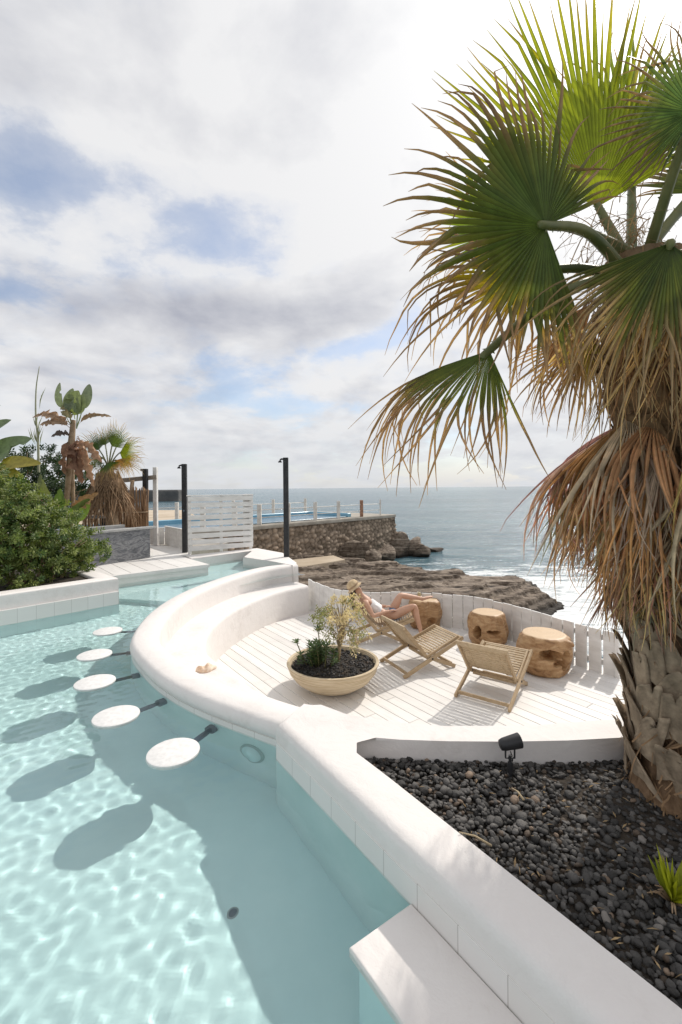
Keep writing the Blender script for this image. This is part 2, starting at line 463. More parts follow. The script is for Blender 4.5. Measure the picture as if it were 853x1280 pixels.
# ================================================================== SETTING
# ------------------------------------------------------------------ sea
SEA = -1.4
def sea_mat():
    m, g = new_mat('sea_water'); pos = g.n('ShaderNodeNewGeometry').outputs['Position']
    def wave(sc, st, det, rot=0, dist=0.4):
        mp = g.n('ShaderNodeMapping', ins={0: pos, 'Rotation': (0, 0, R(rot)), 'Scale': st})
        return g.noise(mp.outputs[0], sc, det, .6, dist)
    swell = wave(.05, (.35, 1.3, 1), 3, -12); chop = wave(.30, (.5, 1.35, 1), 6, -8); rip = wave(1.9, (.7, 1.2, 1), 5, 10)
    h = g.math('ADD', g.math('ADD', g.math('MULTIPLY', swell, 2.6), g.math('MULTIPLY', chop, 1.2)), g.math('MULTIPLY', rip, .22))
    far = g.n('ShaderNodeMapRange', ins={0: g.n('ShaderNodeCameraData').outputs['View Distance'], 1: 20.0, 2: 500.0, 3: 0.95, 4: .5}).outputs[0]
    far = g.n('ShaderNodeMapRange', ins={0: g.vmath('LENGTH', pos).outputs['Value'], 1: 20.0, 2: 600.0, 3: .9, 4: .45}).outputs[0]
    bn = g.n('ShaderNodeBump', ins={'Height': h, 'Strength': far, 'Distance': .85})
    # broken water round the rock shelf
    d = g.n('ShaderNodeVectorMath', operation='DISTANCE', ins={0: g.vmath('MULTIPLY', pos, (.62, 1, 0)).outputs[0], 1: (5.4, 14.2, 0)}).outputs['Value']
    d2 = g.n('ShaderNodeVectorMath', operation='DISTANCE', ins={0: pos, 1: (10.5, 9.5, SEA)}).outputs['Value']
    near = g.math('MAXIMUM', g.n('ShaderNodeMapRange', ins={0: d, 1: 2.5, 2: 11.0, 3: 1.0, 4: 0.0}).outputs[0], g.n('ShaderNodeMapRange', ins={0: d2, 1: 3.0, 2: 10, 3: 1.0, 4: 0.0}).outputs[0])
    fz = wave(.75, (.5, 1.4, 1), 9, -18, 1.4); fz2 = wave(3.6, (.6, 1.3, 1), 9, -10, 1.6)
    fm = g.math('ADD', g.math('MULTIPLY', fz, .58), g.math('MULTIPLY', fz2, .42))
    foam = g.ramp(g.math('ADD', fm, g.math('MULTIPLY', near, .25)), ((.60, 0), (.66, .55), (.75, 1)))
    tint = g.ramp(wave(.035, (.3, 1.6, 1), 5, -10), ((.35, (.048, .105, .135)), (.65, (.085, .165, .195))))
    b = g.n('ShaderNodeBsdfPrincipled', ins={'Base Color': tint, 'Roughness': .16, 'Normal': bn.outputs[0], 'IOR': 1.33})
    f = g.n('ShaderNodeBsdfPrincipled', ins={'Base Color': (.78, .80, .80, 1), 'Roughness': .8, 'Normal': bn.outputs[0]})
    mx = g.n('ShaderNodeMixShader', ins={0: foam, 1: b.outputs[0], 2: f.outputs[0]})
    g.n('ShaderNodeOutputMaterial', ins={0: mx.outputs[0]})
    return m
mb = MB()
xs = [-30000, -3000, -300, -60, -20, -8, 8, 20, 60, 300, 3000, 30000]; ys = [-3000, -300, -20, 5, 12, 30, 80, 300, 3000, 30000]
mb.add([(x, y, SEA) for y in ys for x in xs], [(j * 12 + i, j * 12 + i + 1, (j + 1) * 12 + i + 1, (j + 1) * 12 + i) for j in range(9) for i in range(11)])
tag(mb.build('sea', sea_mat()), kind='structure')

# ------------------------------------------------------------------ rock shelf by the water (terrain)
def rock_mat():
    m, g = new_mat('layered_rock'); pos = g.n('ShaderNodeNewGeometry').outputs['Position']
    mp = g.n('ShaderNodeMapping', ins={0: pos, 'Rotation': (R(3), R(4), R(12)), 'Scale': (.30, 2.2, 9)})
    n = g.noise(mp.outputs[0], 1.3, 9, .66, .6); n2 = g.noise(pos, 5, 7, .65); n3 = g.noise(pos, .5, 4, .5)
    col = g.ramp(g.math('ADD', g.math('MULTIPLY', n, .6), g.math('MULTIPLY', n2, .4)), ((.36, (.022, .016, .012)), (.45, (.115, .085, .062)), (.53, (.23, .18, .135)), (.64, (.38, .315, .25))))
    wet = g.n('ShaderNodeMapRange', ins={0: g.n('ShaderNodeSeparateXYZ', ins={0: pos}).outputs[2], 1: SEA + .08, 2: SEA + .4, 3: 1, 4: 0}).outputs[0]
    col = g.mix(wet, col, (.035, .028, .022))
    return finish(m, g, col, .8, g.math('ADD', n, g.math('MULTIPLY', n2, .6)), .9, .12, .3)
M['rock'] = rock_mat()
def rock_shelf():
    x0, x1, y0, y1, st = -6.0, 8.2, 8.6, 23.5, .055
    nx, ny = int((x1 - x0) / st), int((y1 - y0) / st)
    V = np.zeros((ny, nx, 3), dtype=np.float32)
    for j in range(ny):
        y = y0 + j * st
        for i in range(nx):
            x = x0 + i * st
            w = mnoise.noise(Vector((x * .55, y * .55, 1.3)))
            w2 = mnoise.fractal(Vector((x * .8, y * 2.2, 5.1)), 1.0, 2.0, 5)
            # outline: long shelf running to a point on the right
            ex = (x - 7.0 - .55 * w) ; near = y - (10.4 + .62 * max(x - .5, 0) + .4 * w2)
            far = (21.2 - .62 * max(x, 0) + .35 * min(x, 0) + .9 * w2 + .5 * w) - y
            edge = min(-ex * .9, far * .8, near * .9)
            e = max(min(edge, 1.6), -1.5)
            h = SEA - .12 + .55 * min(max(e * 1.1 + .55, -.5), 1.35) + .16 * w + .10 * w2 + .03 * (4 - x) + .035 * max(15 - y, -2)
            h += .22 * mnoise.noise(Vector((x * .16, y * .75, 3.3)))
            s = .17; ph = h / s + 1.1 * mnoise.noise(Vector((x * .35, y * 1.1, 9))) + .4 * mnoise.noise(Vector((x * 1.4, y * 3.0, 4)))
            fr = ph - math.floor(ph)
            h2 = (math.floor(ph) + min(max((fr - .72) / .28, 0), 1) ** 1.3) * s
            h = .22 * h + .78 * h2 + .022 * mnoise.fractal(Vector((x * 3, y * 6, 2)), 1.0, 2.0, 4)
            V[j, i] = (x + .05 * w2, y + .06 * w, h)
    idx = np.arange(nx * ny).reshape(ny, nx)
    Fq = np.stack([idx[:-1, :-1], idx[:-1, 1:], idx[1:, 1:], idx[1:, :-1]], -1).reshape(-1, 4)
    tag(np_mesh('rock_shelf', V.reshape(-1, 3), Fq, M['rock']), kind='structure')
rock_shelf()

def boulder(loc, size, seed, label, group):
    bm = bmesh.new(); bmesh.ops.create_icosphere(bm, subdivisions=4, radius=1.0)
    r = random.Random(seed); planes = []
    for _ in range(17):
        n = Vector((r.gauss(0, 1), r.gauss(0, 1), r.gauss(0, .8))).normalized(); planes.append((n, r.uniform(.5, .78)))
    for v in bm.verts:
        p = v.co.copy()
        for n, d in planes:
            q = p.dot(n)
            if q > d: p -= n * (q - d)
        p += p.normalized() * (.06 * mnoise.fractal(p * 2.2 + Vector((seed, 0, 0)), 1, 2, 4))
        v.co = (p.x * size[0], p.y * size[1], p.z * size[2])
    me = bpy.data.meshes.new('boulder'); bm.to_mesh(me); bm.free(); me.materials.append(M['rock'])
    me.polygons.foreach_set('use_smooth', [True] * len(me.polygons)); me.set_sharp_from_angle(angle=R(28))
    o = bpy.data.objects.new('boulder', me); o.location = loc; COL.objects.link(o)
    return tag(o, label, 'boulder', group)
bl = [((448, 693), 22.0, (.95, .7, .75), 'rounded brown boulder at the foot of the rubble wall, near its middle'),
      ((480, 694), 23.0, (.8, .7, .6), 'squat brown boulder under the corner of the rubble wall'),
      ((497, 685), 25.2, (1.1, .8, .95), 'tall dark boulder just past the end of the rubble wall'),
      ((516, 686), 25.6, (.8, .7, .75), 'blocky dark boulder second past the end of the rubble wall'),
      ((527, 690), 25.0, (.75, .7, .5), 'low brown boulder seaward of the tall dark boulder'),
      ((540, 689), 27.0, (.9, .6, .28), 'flat rock slab lying farthest out towards the sea'),
      ((466, 697), 21.0, (.55, .5, .45), 'small brown boulder between two bigger ones below the rubble wall'),
      ((414, 708), 18.6, (.75, .5, .38), 'weathered brown boulder beside the sandy concrete ledge')]
for k, ((px, py), Y, sz, lab) in enumerate(bl):
    boulder(P3(px, py, Y), sz, k * 3 + 1, lab, 'boulders at the foot of the rubble wall')
mb = MB(); a = P(352, 712, -.55); b = P(432, 699, -.55)
mb.prism([a, b, b + Vector((-.5, 1.2, 0)), a + Vector((-.9, 1.6, 0))], SEA - .3, -.55, .06, 2)
tag(mb.build('concrete_ledge', M['sand'], autosmooth=40), 'sandy concrete ledge below the rubble wall', 'ledge')

# ------------------------------------------------------------------ pier with rubble wall
PT = 0.9
pa = Vector((-9.0, 11.5, 0)); pb = P(490, 643, PT); pb.z = 0
p_dir = (pb - P(320, 657, PT).xy.to_3d()).normalized(); pa = P(320, 657, PT).xy.to_3d() - p_dir * 9.0
def pier():
    root = empty('stone_pier', pa)
    tag(root, 'rubble stone pier wall with a flat top jutting towards the sea', 'pier')
    L = (pb - pa).length; nrm = Vector((p_dir.y, -p_dir.x, 0)); nin = -nrm
    far = pb + nin * 6.5
    mb = MB(); poly = [pa - pa, pb - pa, far - pa, pa + nin * 6.5 - p_dir * 5 - pa]
    mb.prism([(q.x, q.y) for q in poly], SEA - .5, PT - .16, 0); mb.build('core', M['concrete'], root)
    mb = MB(); o2 = [poly[0] + nrm * .16, poly[1] + nrm * .16 + p_dir * .16, poly[2] + p_dir * .16, poly[3]]
    mb.prism([(q.x, q.y) for q in o2], PT - .155, PT, .03, 2); mb.build('capping_slab', M['concrete'], root, autosmooth=40)
    # rubble facing: front face and end face as displaced stones
    r2 = np.random.default_rng(3)
    def facing(org, du, nr, Lf):
        hgt = PT - .16 - SEA + .4; nu, nv = int(Lf / .055), int(hgt / .055)
        cs = .27; cu, cv = int(Lf / cs) + 3, int(hgt / (cs * .72)) + 3
        pts = np.array([((i - 1 + r2.uniform(.1, .9)) * cs, (j - 1 + r2.uniform(.1, .9)) * cs * .72) for j in range(cv) for i in range(cu)])
        val = r2.uniform(0, 1, len(pts)); U, Vv = np.meshgrid(np.linspace(0, Lf, nu), np.linspace(0, hgt, nv))
        q = np.stack([U.ravel(), Vv.ravel() * 1.0], 1)
        co = np.zeros((len(q), 3)); hh = np.zeros(len(q))
        for a0 in range(0, len(q), 4000):
            dd = np.sqrt((((q[a0:a0 + 4000, None, :] - pts[None]) * np.array([1, 1.3])) ** 2).sum(-1)); ii = np.argsort(dd, 1)[:, :2]
            d1 = np.take_along_axis(dd, ii[:, :1], 1)[:, 0]; d2 = np.take_along_axis(dd, ii[:, 1:2], 1)[:, 0]
            e = np.clip((d2 - d1) / .11, 0, 1); v = val[ii[:, 0]]
            hh[a0:a0 + 4000] = e ** .5 * (.05 + .10 * v)
            base = np.stack([.20 + .25 * v, .155 + .20 * v, .115 + .155 * v], 1)
            co[a0:a0 + 4000] = base * (.35 + .65 * e[:, None] ** .6)
        z = SEA - .4 + q[:, 1]
        bat = .25 * (1 - q[:, 1] / hgt)
        Vt = np.array(org)[None] + np.outer(q[:, 0], du) + np.outer(hh + bat, nr); Vt[:, 2] = z
        idx = np.arange(nu * nv).reshape(nv, nu)
        Fq = np.stack([idx[:-1, :-1], idx[:-1, 1:], idx[1:, 1:], idx[1:, :-1]], -1).reshape(-1, 4)
        return Vt, Fq, co
    A = facing(poly[0] + nrm * .01, np.array(p_dir), np.array(nrm), L + .15)
    B = facing(poly[1] + p_dir * .01 + nrm * .15, np.array(nin), np.array(p_dir), 6.6)
    np_mesh('rubble_face', np.concatenate([A[0], B[0]]), np.concatenate([A[1], B[1] + len(A[0])]), M['rubble'], root, True, np.concatenate([A[2], B[2]]))
    return root, nin
pier_root, p_in = pier()
# blue swimming pool let into the pier top
bluem = noisy('blue_pool_paint', (.03, .105, .17), (.05, .14, .21), 1.5, .25, .1)
pale_blue = noisy('pale_blue_pool_paint', (.20, .42, .55), (.26, .48, .60), 1.5, .3, .1)
root = empty('swimming_pool', pa + Vector((0, 0, PT)))
tag(root, 'blue painted sea pool on top of the stone pier behind its railing', 'pool')
mb = MB(); L = (pb - pa).length
def pr(u, v, dz=0.0): q = p_dir * u + p_in * v; return (q.x, q.y)
mb.prism([pr(2.5, .45), pr(L - 3.2, .45), pr(L - 3.2, 3.4), pr(2.5, 3.4)], .004, .05, .01, 1); mb.build('pool_basin', bluem, root)
mb = MB()
for (u0, u1, v0, v1) in ((2.4, L - 3.0, 3.4, 3.6), (L - 3.2, L - 2.95, .45, 3.4)): mb.prism([pr(u0, v0), pr(u1, v0), pr(u1, v1), pr(u0, v1)], .006, .20, .02, 1)
mb.build('pool_wall', pale_blue, root)
# railing along the pier
root = empty('pier_railing', pa + Vector((0, 0, PT)))
tag(root, 'white post railing along the top edge of the stone pier', 'railing')
wm = noisy('weathered_white_post', (.55, .52, .47), (.74, .72, .68), 6, .6, .2)
rust = noisy('rusty_post', (.20, .10, .06), (.40, .22, .14), 8, .7, .2)
us = []
for (px, py) in ((334, 657), (371.6, 654), (402, 651), (429.5, 648.5), (456, 646), (478, 644)):
    q = P(px, py, PT) - pa; u = q.xy.to_3d().dot(p_dir); us.append(u)
us = [u for u in [us[0] - 2.6, us[0] - 1.2] + us]
for k, u in enumerate(us):
    mb = MB(); c = p_dir * u + p_in * .12; w = .17 if k < 7 else .08
    mb.box((c.x, c.y, .43), (w, w, .86), bev=.01); mb.build('post', wm if k not in (6,) else rust, root)
mb = MB()
for z in (.30, .62):
    a = p_dir * us[0] + p_in * .12; b = p_dir * us[-1] + p_in * .12; mb.tube([(a.x, a.y, z), (b.x, b.y, z)], .018, 6)
mb.build('rail', wm, root)
root = empty('pier_railing', pa + Vector((0, 0, PT)))
tag(root, 'white post railing on the far side of the blue sea pool', 'railing')
for u in (L - 12.5, L - 9.5, L - 6.2, L - 3.4, L - .8):
    mb = MB(); c = p_dir * u + p_in * 6.2; mb.box((c.x, c.y, .43), (.16, .16, .86), bev=.01); mb.build('post', wm, root)
mb = MB(); a = p_dir * (L - 12.5) + p_in * 6.2; b = p_dir * (L - .8) + p_in * 6.2; mb.tube([(a.x, a.y, .6), (b.x, b.y, .6)], .02, 6); mb.build('rail', wm, root)
# distant breakwater and sandy beach on the left
mb = MB(); a = P3(180, 621, 150); mb.box((a.x - 16, 150, SEA + 1.6), (58, 9, 4.2), bev=.5)
tag(mb.build('breakwater', noisy('dark_breakwater', (.09, .09, .09), (.16, .15, .14), .3, .9, .5, 1.5, .3)), 'long dark breakwater low on the horizon at left', 'breakwater')
mb = MB(); mb.prism([(-30, 19), (-11.4, 21.5), (-9.6, 27), (-10.5, 33), (-14, 41), (-40, 46)], SEA - .4, .55, .2, 3)
tag(mb.build('beach', M['sand'], autosmooth=60), kind='structure')

# ------------------------------------------------------------------ pool, terrace, walls
ZC, ZV, ZG, ZB = .85, .92, .80, .52
CTR = Vector((.9, 6.2))
out_px = [(368, 704), (340, 706.5), (304, 713), (238.5, 734), (189, 762), (163, 795), (169.5, 815), (199, 844), (248, 870), (304, 890), (345, 904)]
curve = [P(x, y, ZC).xy for x, y in out_px]
curve += [curve[-1] + Vector((.22, -.10)), curve[-1] + Vector((.40, -.12))]
curve = smooth_path(catmull(curve, 8), 10)
# terrace platform under the deck
terr = [CTR + Vector((math.cos(a), math.sin(a))) * 3.15 for a in np.linspace(R(112), R(262), 30)] + [Vector((.3, 2.55)), Vector((6, 2.55)), Vector((6, 5.7)), Vector((3.45, 5.6)), Vector((3.15, 6.0)), Vector((2.85, 6.5)), Vector((2.5, 7.1)), Vector((2.1, 7.55)), Vector((1.5, 7.9)), Vector((.5, 8.0)), Vector((0, 8.1))]
mb = MB(); mb.prism(terr, SEA - .4, -.014); tag(mb.build('terrace_base', M['plaster']), kind='structure')
# deck boards
fence_px = [(386, 724), (400, 730), (424, 737.5), (461, 740), (497, 740), (533, 741), (565, 743.5), (598, 747), (637, 755.5), (680, 767.5), (719, 779), (772, 791)]
FH = .56
fence = smooth_path(catmull([P(x, y, FH).xy for x, y in fence_px], 6), 4)
deck_poly = [v for v in fence] + [Vector((6, 5.75)), Vector((6, 2.6)), Vector((.2, 2.6))] + [CTR + Vector((math.cos(a), math.sin(a))) * 2.85 for a in np.linspace(R(258), R(118), 30)]
def inside(p, poly):
    c = False; j = len(poly) - 1
    for i in range(len(poly)):
        a, b = poly[i], poly[j]
        if (a.y > p.y) != (b.y > p.y) and p.x < (b.x - a.x) * (p.y - a.y) / (b.y - a.y) + a.x: c = not c
        j = i
    return c
def boards(mb, poly, d, w, z1, th, gap, rnd, split=2.4):
    d = Vector(d).normalized(); e = Vector((-d.y, d.x))
    ss = [p.dot(e) for p in poly]; tt = [p.dot(d) for p in poly]; s = min(ss)
    while s < max(ss):
        c = s + w / 2; ts = [t for t in np.arange(min(tt) - .1, max(tt) + .1, .03) if inside(d * t + e * c, poly)]
        if ts:
            t0, t1 = ts[0], ts[-1]; t = t0 - rnd.uniform(0, .02); first = True
            while t < t1:
                tn = min(t + split * rnd.uniform(.6, 1.4), t1)
                if t1 - tn < .5: tn = t1
                a, b = d * (t + .002), d * (tn - .002); h = rnd.uniform(-.0015, .0015)
                q = [a + e * (s + gap / 2), b + e * (s + gap / 2), b + e * (s + w - gap / 2), a + e * (s + w - gap / 2)]
                o = rnd.uniform(0, 40); bev = .004
                qi = [q[0] + d * bev + e * bev, q[1] - d * bev + e * bev, q[2] - d * bev - e * bev, q[3] + d * bev - e * bev]
                vs = [(p.x, p.y, z1 - th) for p in q] + [(p.x, p.y, z1 + h - bev) for p in q] + [(p.x, p.y, z1 + h) for p in qi]
                fb = len(mb.f)
                mb.add(vs, [(8, 9, 10, 11), (4, 5, 9, 8), (5, 6, 10, 9), (6, 7, 11, 10), (7, 4, 8, 11), (0, 1, 5, 4), (1, 2, 6, 5), (2, 3, 7, 6), (3, 0, 4, 7)])
                ln = tn - t
                for k in range(9): mb.uv[fb + k] = ((o, o), (o + ln, o), (o + ln, o + w), (o, o + w))
                t = tn
        s += w
    return mb
mb = boards(MB(), deck_poly, (.595, -.80), .145, 0.0, .03, .005, random.Random(4))
tag(mb.build('deck', M['deck']), kind='structure')

# curved pool wall
root = empty('pool_wall', (0, 0, 0)); tag(root, 'curved white plaster wall between the pool and the sunken terrace', 'wall')
mb = MB(); w = .28
mb.sweep(curve, [(.014, -.1), (.014, .735), (.0, .748), (-.004, .785), (.004, .815), (.022, .838), (.05, .85), (w - .06, .852), (w - .025, .838), (w - .006, .81), (w, .775), (w + .02, -.1)])
mb.build('coping', M['plaster'], root, recalc=True, autosmooth=50)
mb = MB(); mb.sweep(curve, [(.009, -.05), (.009, .733), (.06, .733), (.06, -.05)]); mb.build('tiled_face', M['tile'], root, recalc=True)
# bench
bf = [P(x, y, ZB).xy for x, y in ((386, 732), (350, 739), (311, 754), (278, 773), (261, 792), (258, 811), (268, 822.5), (295, 843), (327, 864))]
bf += [Vector((-.35, 3.95)), Vector((.1, 3.72)), Vector((.6, 3.45))]
bf = smooth_path(catmull(bf, 8), 8)
mb = MB(); bw = .86
# outward of the bench front is to the right of travel
mb.sweep(bf, [(0, -.05), (.0, ZB - .06), (-.012, ZB - .025), (-.035, ZB - .006), (-.07, ZB), (-.42, ZB + .004), (-bw + .12, ZB + .01), (-bw + .12, -.05)])
# fill out to the wall
tag(mb.build('bench', M['plaster'], recalc=True, autosmooth=50), 'curved white plaster bench built round the inside of the terrace wall', 'bench')

# straight wall + planter wall round the pebble bed (one V shaped piece)
e0 = P(345, 903, ZV).xy; e1 = P(560, 1103, ZV).xy; vd = (e1 - e0).normalized(); vn = Vector((-vd.y, vd.x))
pool_edge = [e0, e0 + vd * 5.2]
inner = [e0 + vd * 5.2 + vn * .225]
for (x, y) in ((840, 1270), (700, 1145), (560, 1030), (490, 973)): q = P(x, y, ZV).xy; inner.append(e0 + vd * (q - e0).dot(vd) + vn * .225)
apex = [P(x, y, ZV).xy for x, y in ((446, 941), (434, 931), (433, 925), (445, 920.5), (470, 922), (500, 924.5), (560, 926.5), (638, 927), (710, 925.5), (775, 922))] + [Vector((2.4, 2.86)), Vector((4.2, 3.1))]
deck_side = [Vector((4.2, 3.45)), Vector((2.5, 3.08))] + [P(x, y, ZV).xy for x, y in ((788, 897), (663, 907), (556, 907.5), (500, 903), (437, 894), (394, 885))]
vpoly = pool_edge + inner + apex + deck_side + [curve[-20] + Vector((.26, .14)), ]
root = empty('planter_wall', (0, 0, 0)); tag(root, 'straight white plaster pool wall that forks round the black pebble bed', 'wall')
mb = MB(); mb.prism(vpoly, -.1, ZV, .058, 6); mb.build('coping', M['plaster'], root, recalc=True, autosmooth=45)
mb = MB(); mb.sweep([e0 + vd * .01, e0 + vd * 5.1], [(-.004, -.05), (-.004, .80), (.05, .80), (.05, -.05)]); mb.build('tiled_face', M['tile'], root, recalc=True)

# submerged ledge along the straight wall
A = P(435, 1180, .705).xy; B = P(512, 1129, .705).xy; t0 = (B - e0).dot(vd)
mb = MB(); wd = abs((A - e0).dot(vn)); q = [e0 + vd * t0 - vn * .006, e0 + vd * (t0 + 2.6) - vn * .006, e0 + vd * (t0 + 2.6) - vn * wd, e0 + vd * t0 - vn * wd]
root = empty('pool_ledge', (0, 0, 0)); tag(root, 'white plaster ledge at water level along the straight pool wall', 'ledge')
mb.prism(q, .655, .703, .008, 3); mb.build('top_slab', M['plaster'], root, autosmooth=40)
q = [e0 + vd * (t0 + .02) - vn * .004, e0 + vd * (t0 + 2.55) - vn * .004, e0 + vd * (t0 + 2.55) - vn * (wd - .03), e0 + vd * (t0 + .02) - vn * (wd - .03)]
mb = MB(); mb.prism(q, .0, .653); mb.build('tiled_face', M['pool_floor'], root)

# left planter wall with bed
l0 = P(148.5, 722, 1.08).xy; l1 = P(0, 743.5, 1.08).xy; ld = (l1 - l0).normalized(); ln = Vector((-ld.y, ld.x))
if ln.y < 0: ln = -ln
root = empty('planter_wall', (0, 0, 0)); tag(root, 'low white plaster planter wall under the green bush', 'wall')
mb = MB(); far = l0 + ln * 1.1
mb.prism([l0, l0 + ld * 6, l0 + ld * 6 + ln * .26, l0 + ln * .26], -.1, 1.08, .03, 3)
mb.prism([l0 + ln * .262, l0 + ln * 1.5, l0 + ln * 1.5 + ld * .24, l0 + ln * .262 + ld * .24], -.1, 1.076, .03, 3)
mb.build('coping', M['plaster'], root, autosmooth=40)
mb = MB(); mb.sweep([l0 + ld * 5.9, l0 + ld * .012], [(.006, -.05), (.006, .88), (-.04, .88), (-.04, -.05)] if True else [], ); mb.build('tiled_face', M['tile'], root, recalc=True)
mb = MB(); mb.prism([l0 + ln * .25 + ld * .23, l0 + ld * 6 + ln * .25, l0 + ld * 6 + ln * 6, l0 + ln * 6 + ld * .23], .2, 1.03); tag(mb.build('soil_bed', M['soil']), kind='structure')

# far deck strip beyond the pool, path and ground behind
f0 = P(150, 719.3, ZC).xy; f1 = P(263, 705.6, ZC).xy; fd = (f1 - f0).normalized(); fn = Vector((-fd.y, fd.x))
fe = f1 + Vector((.05, 0))
mb = boards(MB(), [f0 - fd * 1.2, f1, f1 + fn * 2.4, f0 - fd * 1.2 + fn * 2.4], fn, .30, ZC, .06, .008, random.Random(9), 9)
tag(mb.build('path', M['deck']), kind='structure')
mb = MB(); mb.prism([f0 - fd * 1.3 - fn * .0 + fn * .03, f1 - fd * .03 + fn * .03, f1 - fd * .03 + fn * 2.3, f0 - fd * 1.3 + fn * 2.3], -.1, ZC - .062, .0)
g0 = [f0 - fd * 9 + fn * 2.32, f1 + fn * 2.32 + fd * .25, Vector((-3.3, 13.2)), Vector((-4.6, 14.6)), Vector((-16, 15.5)), Vector((-16, 5))]
tag(mb.build('pool_step', M['plaster']), kind='structure')
mb = MB(); mb.prism([f0 - fd * 1.35, f1 - fd * .02, f1 - fd * .02 + fn * .05, f0 - fd * 1.35 + fn * .05], ZC - .06, ZC + .012, .012, 3)
tag(mb.build('kerb', M['plaster'], autosmooth=40), kind='structure')
mb = MB(); mb.prism(g0, SEA - .4, ZC - .012); tag(mb.build('ground', M['concrete']), kind='structure')
mb = MB(); mb.prism([P(238, 694, ZC).xy + Vector((-1.4, -.2)), P(238, 694, ZC).xy, P(240, 684.5, ZC).xy, P(190, 677, ZC).xy + Vector((-.9, 0))], ZC - .1, ZC - .004)
tag(mb.build('walkway', M['deck']), kind='structure')
# far end coping
fc = [P(x, y, ZC).xy for x, y in ((232, 694.5), (322, 685.3), (354, 691.2), (371, 703.2), (367, 707.5), (345, 702.5), (304, 696.8), (317, 688.5), (240, 699))]
mb = MB(); mb.prism(fc, -.1, ZC + .006, .02, 3); tag(mb.build('pool_end_wall', M['plaster'], recalc=True, autosmooth=40), 'white plaster coping closing the far end of the pool', 'wall')

# pool basin and water
mb = MB(); zf = .16
def offset(path, o):
    r = []
    for i, p in enumerate(path):
        t = (path[min(i + 1, len(path) - 1)] - path[max(i - 1, 0)]).normalized(); r.append(p + Vector((-t.y, t.x)) * o)
    return r
cin = offset(curve[:-18], .12)
mb.prism([Vector((-9, 12.2)), Vector((-2.4, 12.2)), Vector((-1.45, 10.9))] + cin + [e0 + vn * .1, e0 + vd * 5.2 + vn * .1, Vector((2.6, -4)), Vector((-9, -4))], -.3, zf)
pf = mb.build('pool_floor', M['pool_floor']); tag(pf, kind='structure')
# shallow floor of the far channel
mb = MB(); mb.prism([Vector((-4.2, 7.6)), Vector((-2.6, 7.2)), Vector((-1.05, 9.4)), Vector((-1.5, 10.9)), Vector((-2.6, 11.7)), Vector((-4.2, 11.9))], .0, .40, .02, 2); pf2 = mb.build('pool_step', M['pool_floor']); tag(pf2, kind='structure')
def water():
    st = .02; x0, x1, y0, y1 = -6.8, 1.8, -.4, 11.8
    nx, ny = int((x1 - x0) / st), int((y1 - y0) / st)
    X, Y = np.meshgrid(np.linspace(x0, x1, nx), np.linspace(y0, y1, ny)); Z = np.zeros_like(X)
    r = np.random.default_rng(11)
    for k in range(46):
        lam = .066 * (1.036 ** k) if k < 26 else r.uniform(.065, .12)
        th = r.uniform(0, 2 * math.pi); kk = 2 * math.pi / lam
        amp = .00012 * (lam / .13) ** 1.0
        wx = .35 * np.sin(X * r.uniform(.6, 1.6) + r.uniform(0, 6)) + .35 * np.cos(Y * r.uniform(.6, 1.6) + r.uniform(0, 6))
        Z += amp * np.sin(kk * (X * math.cos(th) + Y * math.sin(th)) + 2.2 * wx + r.uniform(0, 6.28))
    V = np.stack([X, Y, ZW + Z], -1).reshape(-1, 3)
    idx = np.arange(nx * ny).reshape(ny, nx)
    Fq = np.stack([idx[:-1, :-1], idx[:-1, 1:], idx[1:, 1:], idx[1:, :-1]], -1).reshape(-1, 4)
    # only where the pool is
    cx = V[Fq, 0].mean(1); cyy = V[Fq, 1].mean(1); keep = np.ones(len(Fq), bool)
    poly = [Vector(p) for p in curve]; 
    d = np.hypot(cx - CTR.x, cyy - CTR.y); keep &= d > 3.28
    side = (cx - e0.x) * vn.x + (cyy - e0.y) * vn.y
    keep &= ~((side > .05) & (cyy < 4.2) & (cx > -.9))
    keep &= ~((cx > -.75) & (cyy > 3.4))
    lw = (cx - l0.x) * ln.x + (cyy - l0.y) * ln.y; keep &= ~((lw > .12) & ((cx - l0.x) * ld.x + (cyy - l0.y) * ld.y > .05))
    fw = (cx - f0.x) * fn.x + (cyy - f0.y) * fn.y; keep &= ~((fw > .10) & ((cx - f1.x) * fd.x + (cyy - f1.y) * fd.y < -.05))
    keep &= ~(cyy > 11.6); keep &= ~((cyy > 9.1) & ((cx + 1.38) * 1.45 + (cyy - 10.9) * .46 > -.02))
    Fq = Fq[keep]; used = np.unique(Fq); mp = np.full(len(V), -1); mp[used] = np.arange(len(used))
    m, g = new_mat('pool_water')
    gl = g.n('ShaderNodeBsdfGlass', ins={'Color': (.95, 1.0, .995, 1), 'Roughness': 0.0, 'IOR': 1.33})
    g.n('ShaderNodeOutputMaterial', ins={0: gl.outputs[0]})
    return tag(np_mesh('water', V[used], mp[Fq], m, None, True), kind='structure')
wat = water()
CAUSTICS = True
if CAUSTICS:
    wat.cycles.is_caustics_caster = True
    for o in COL.objects:
        if o.type == 'MESH' and o.name.split('.')[0] in ('pool_floor', 'pool_step', 'tiled_face', 'coping', 'pool_ledge', 'pool_end_wall'):
            o.cycles.is_caustics_receiver = True
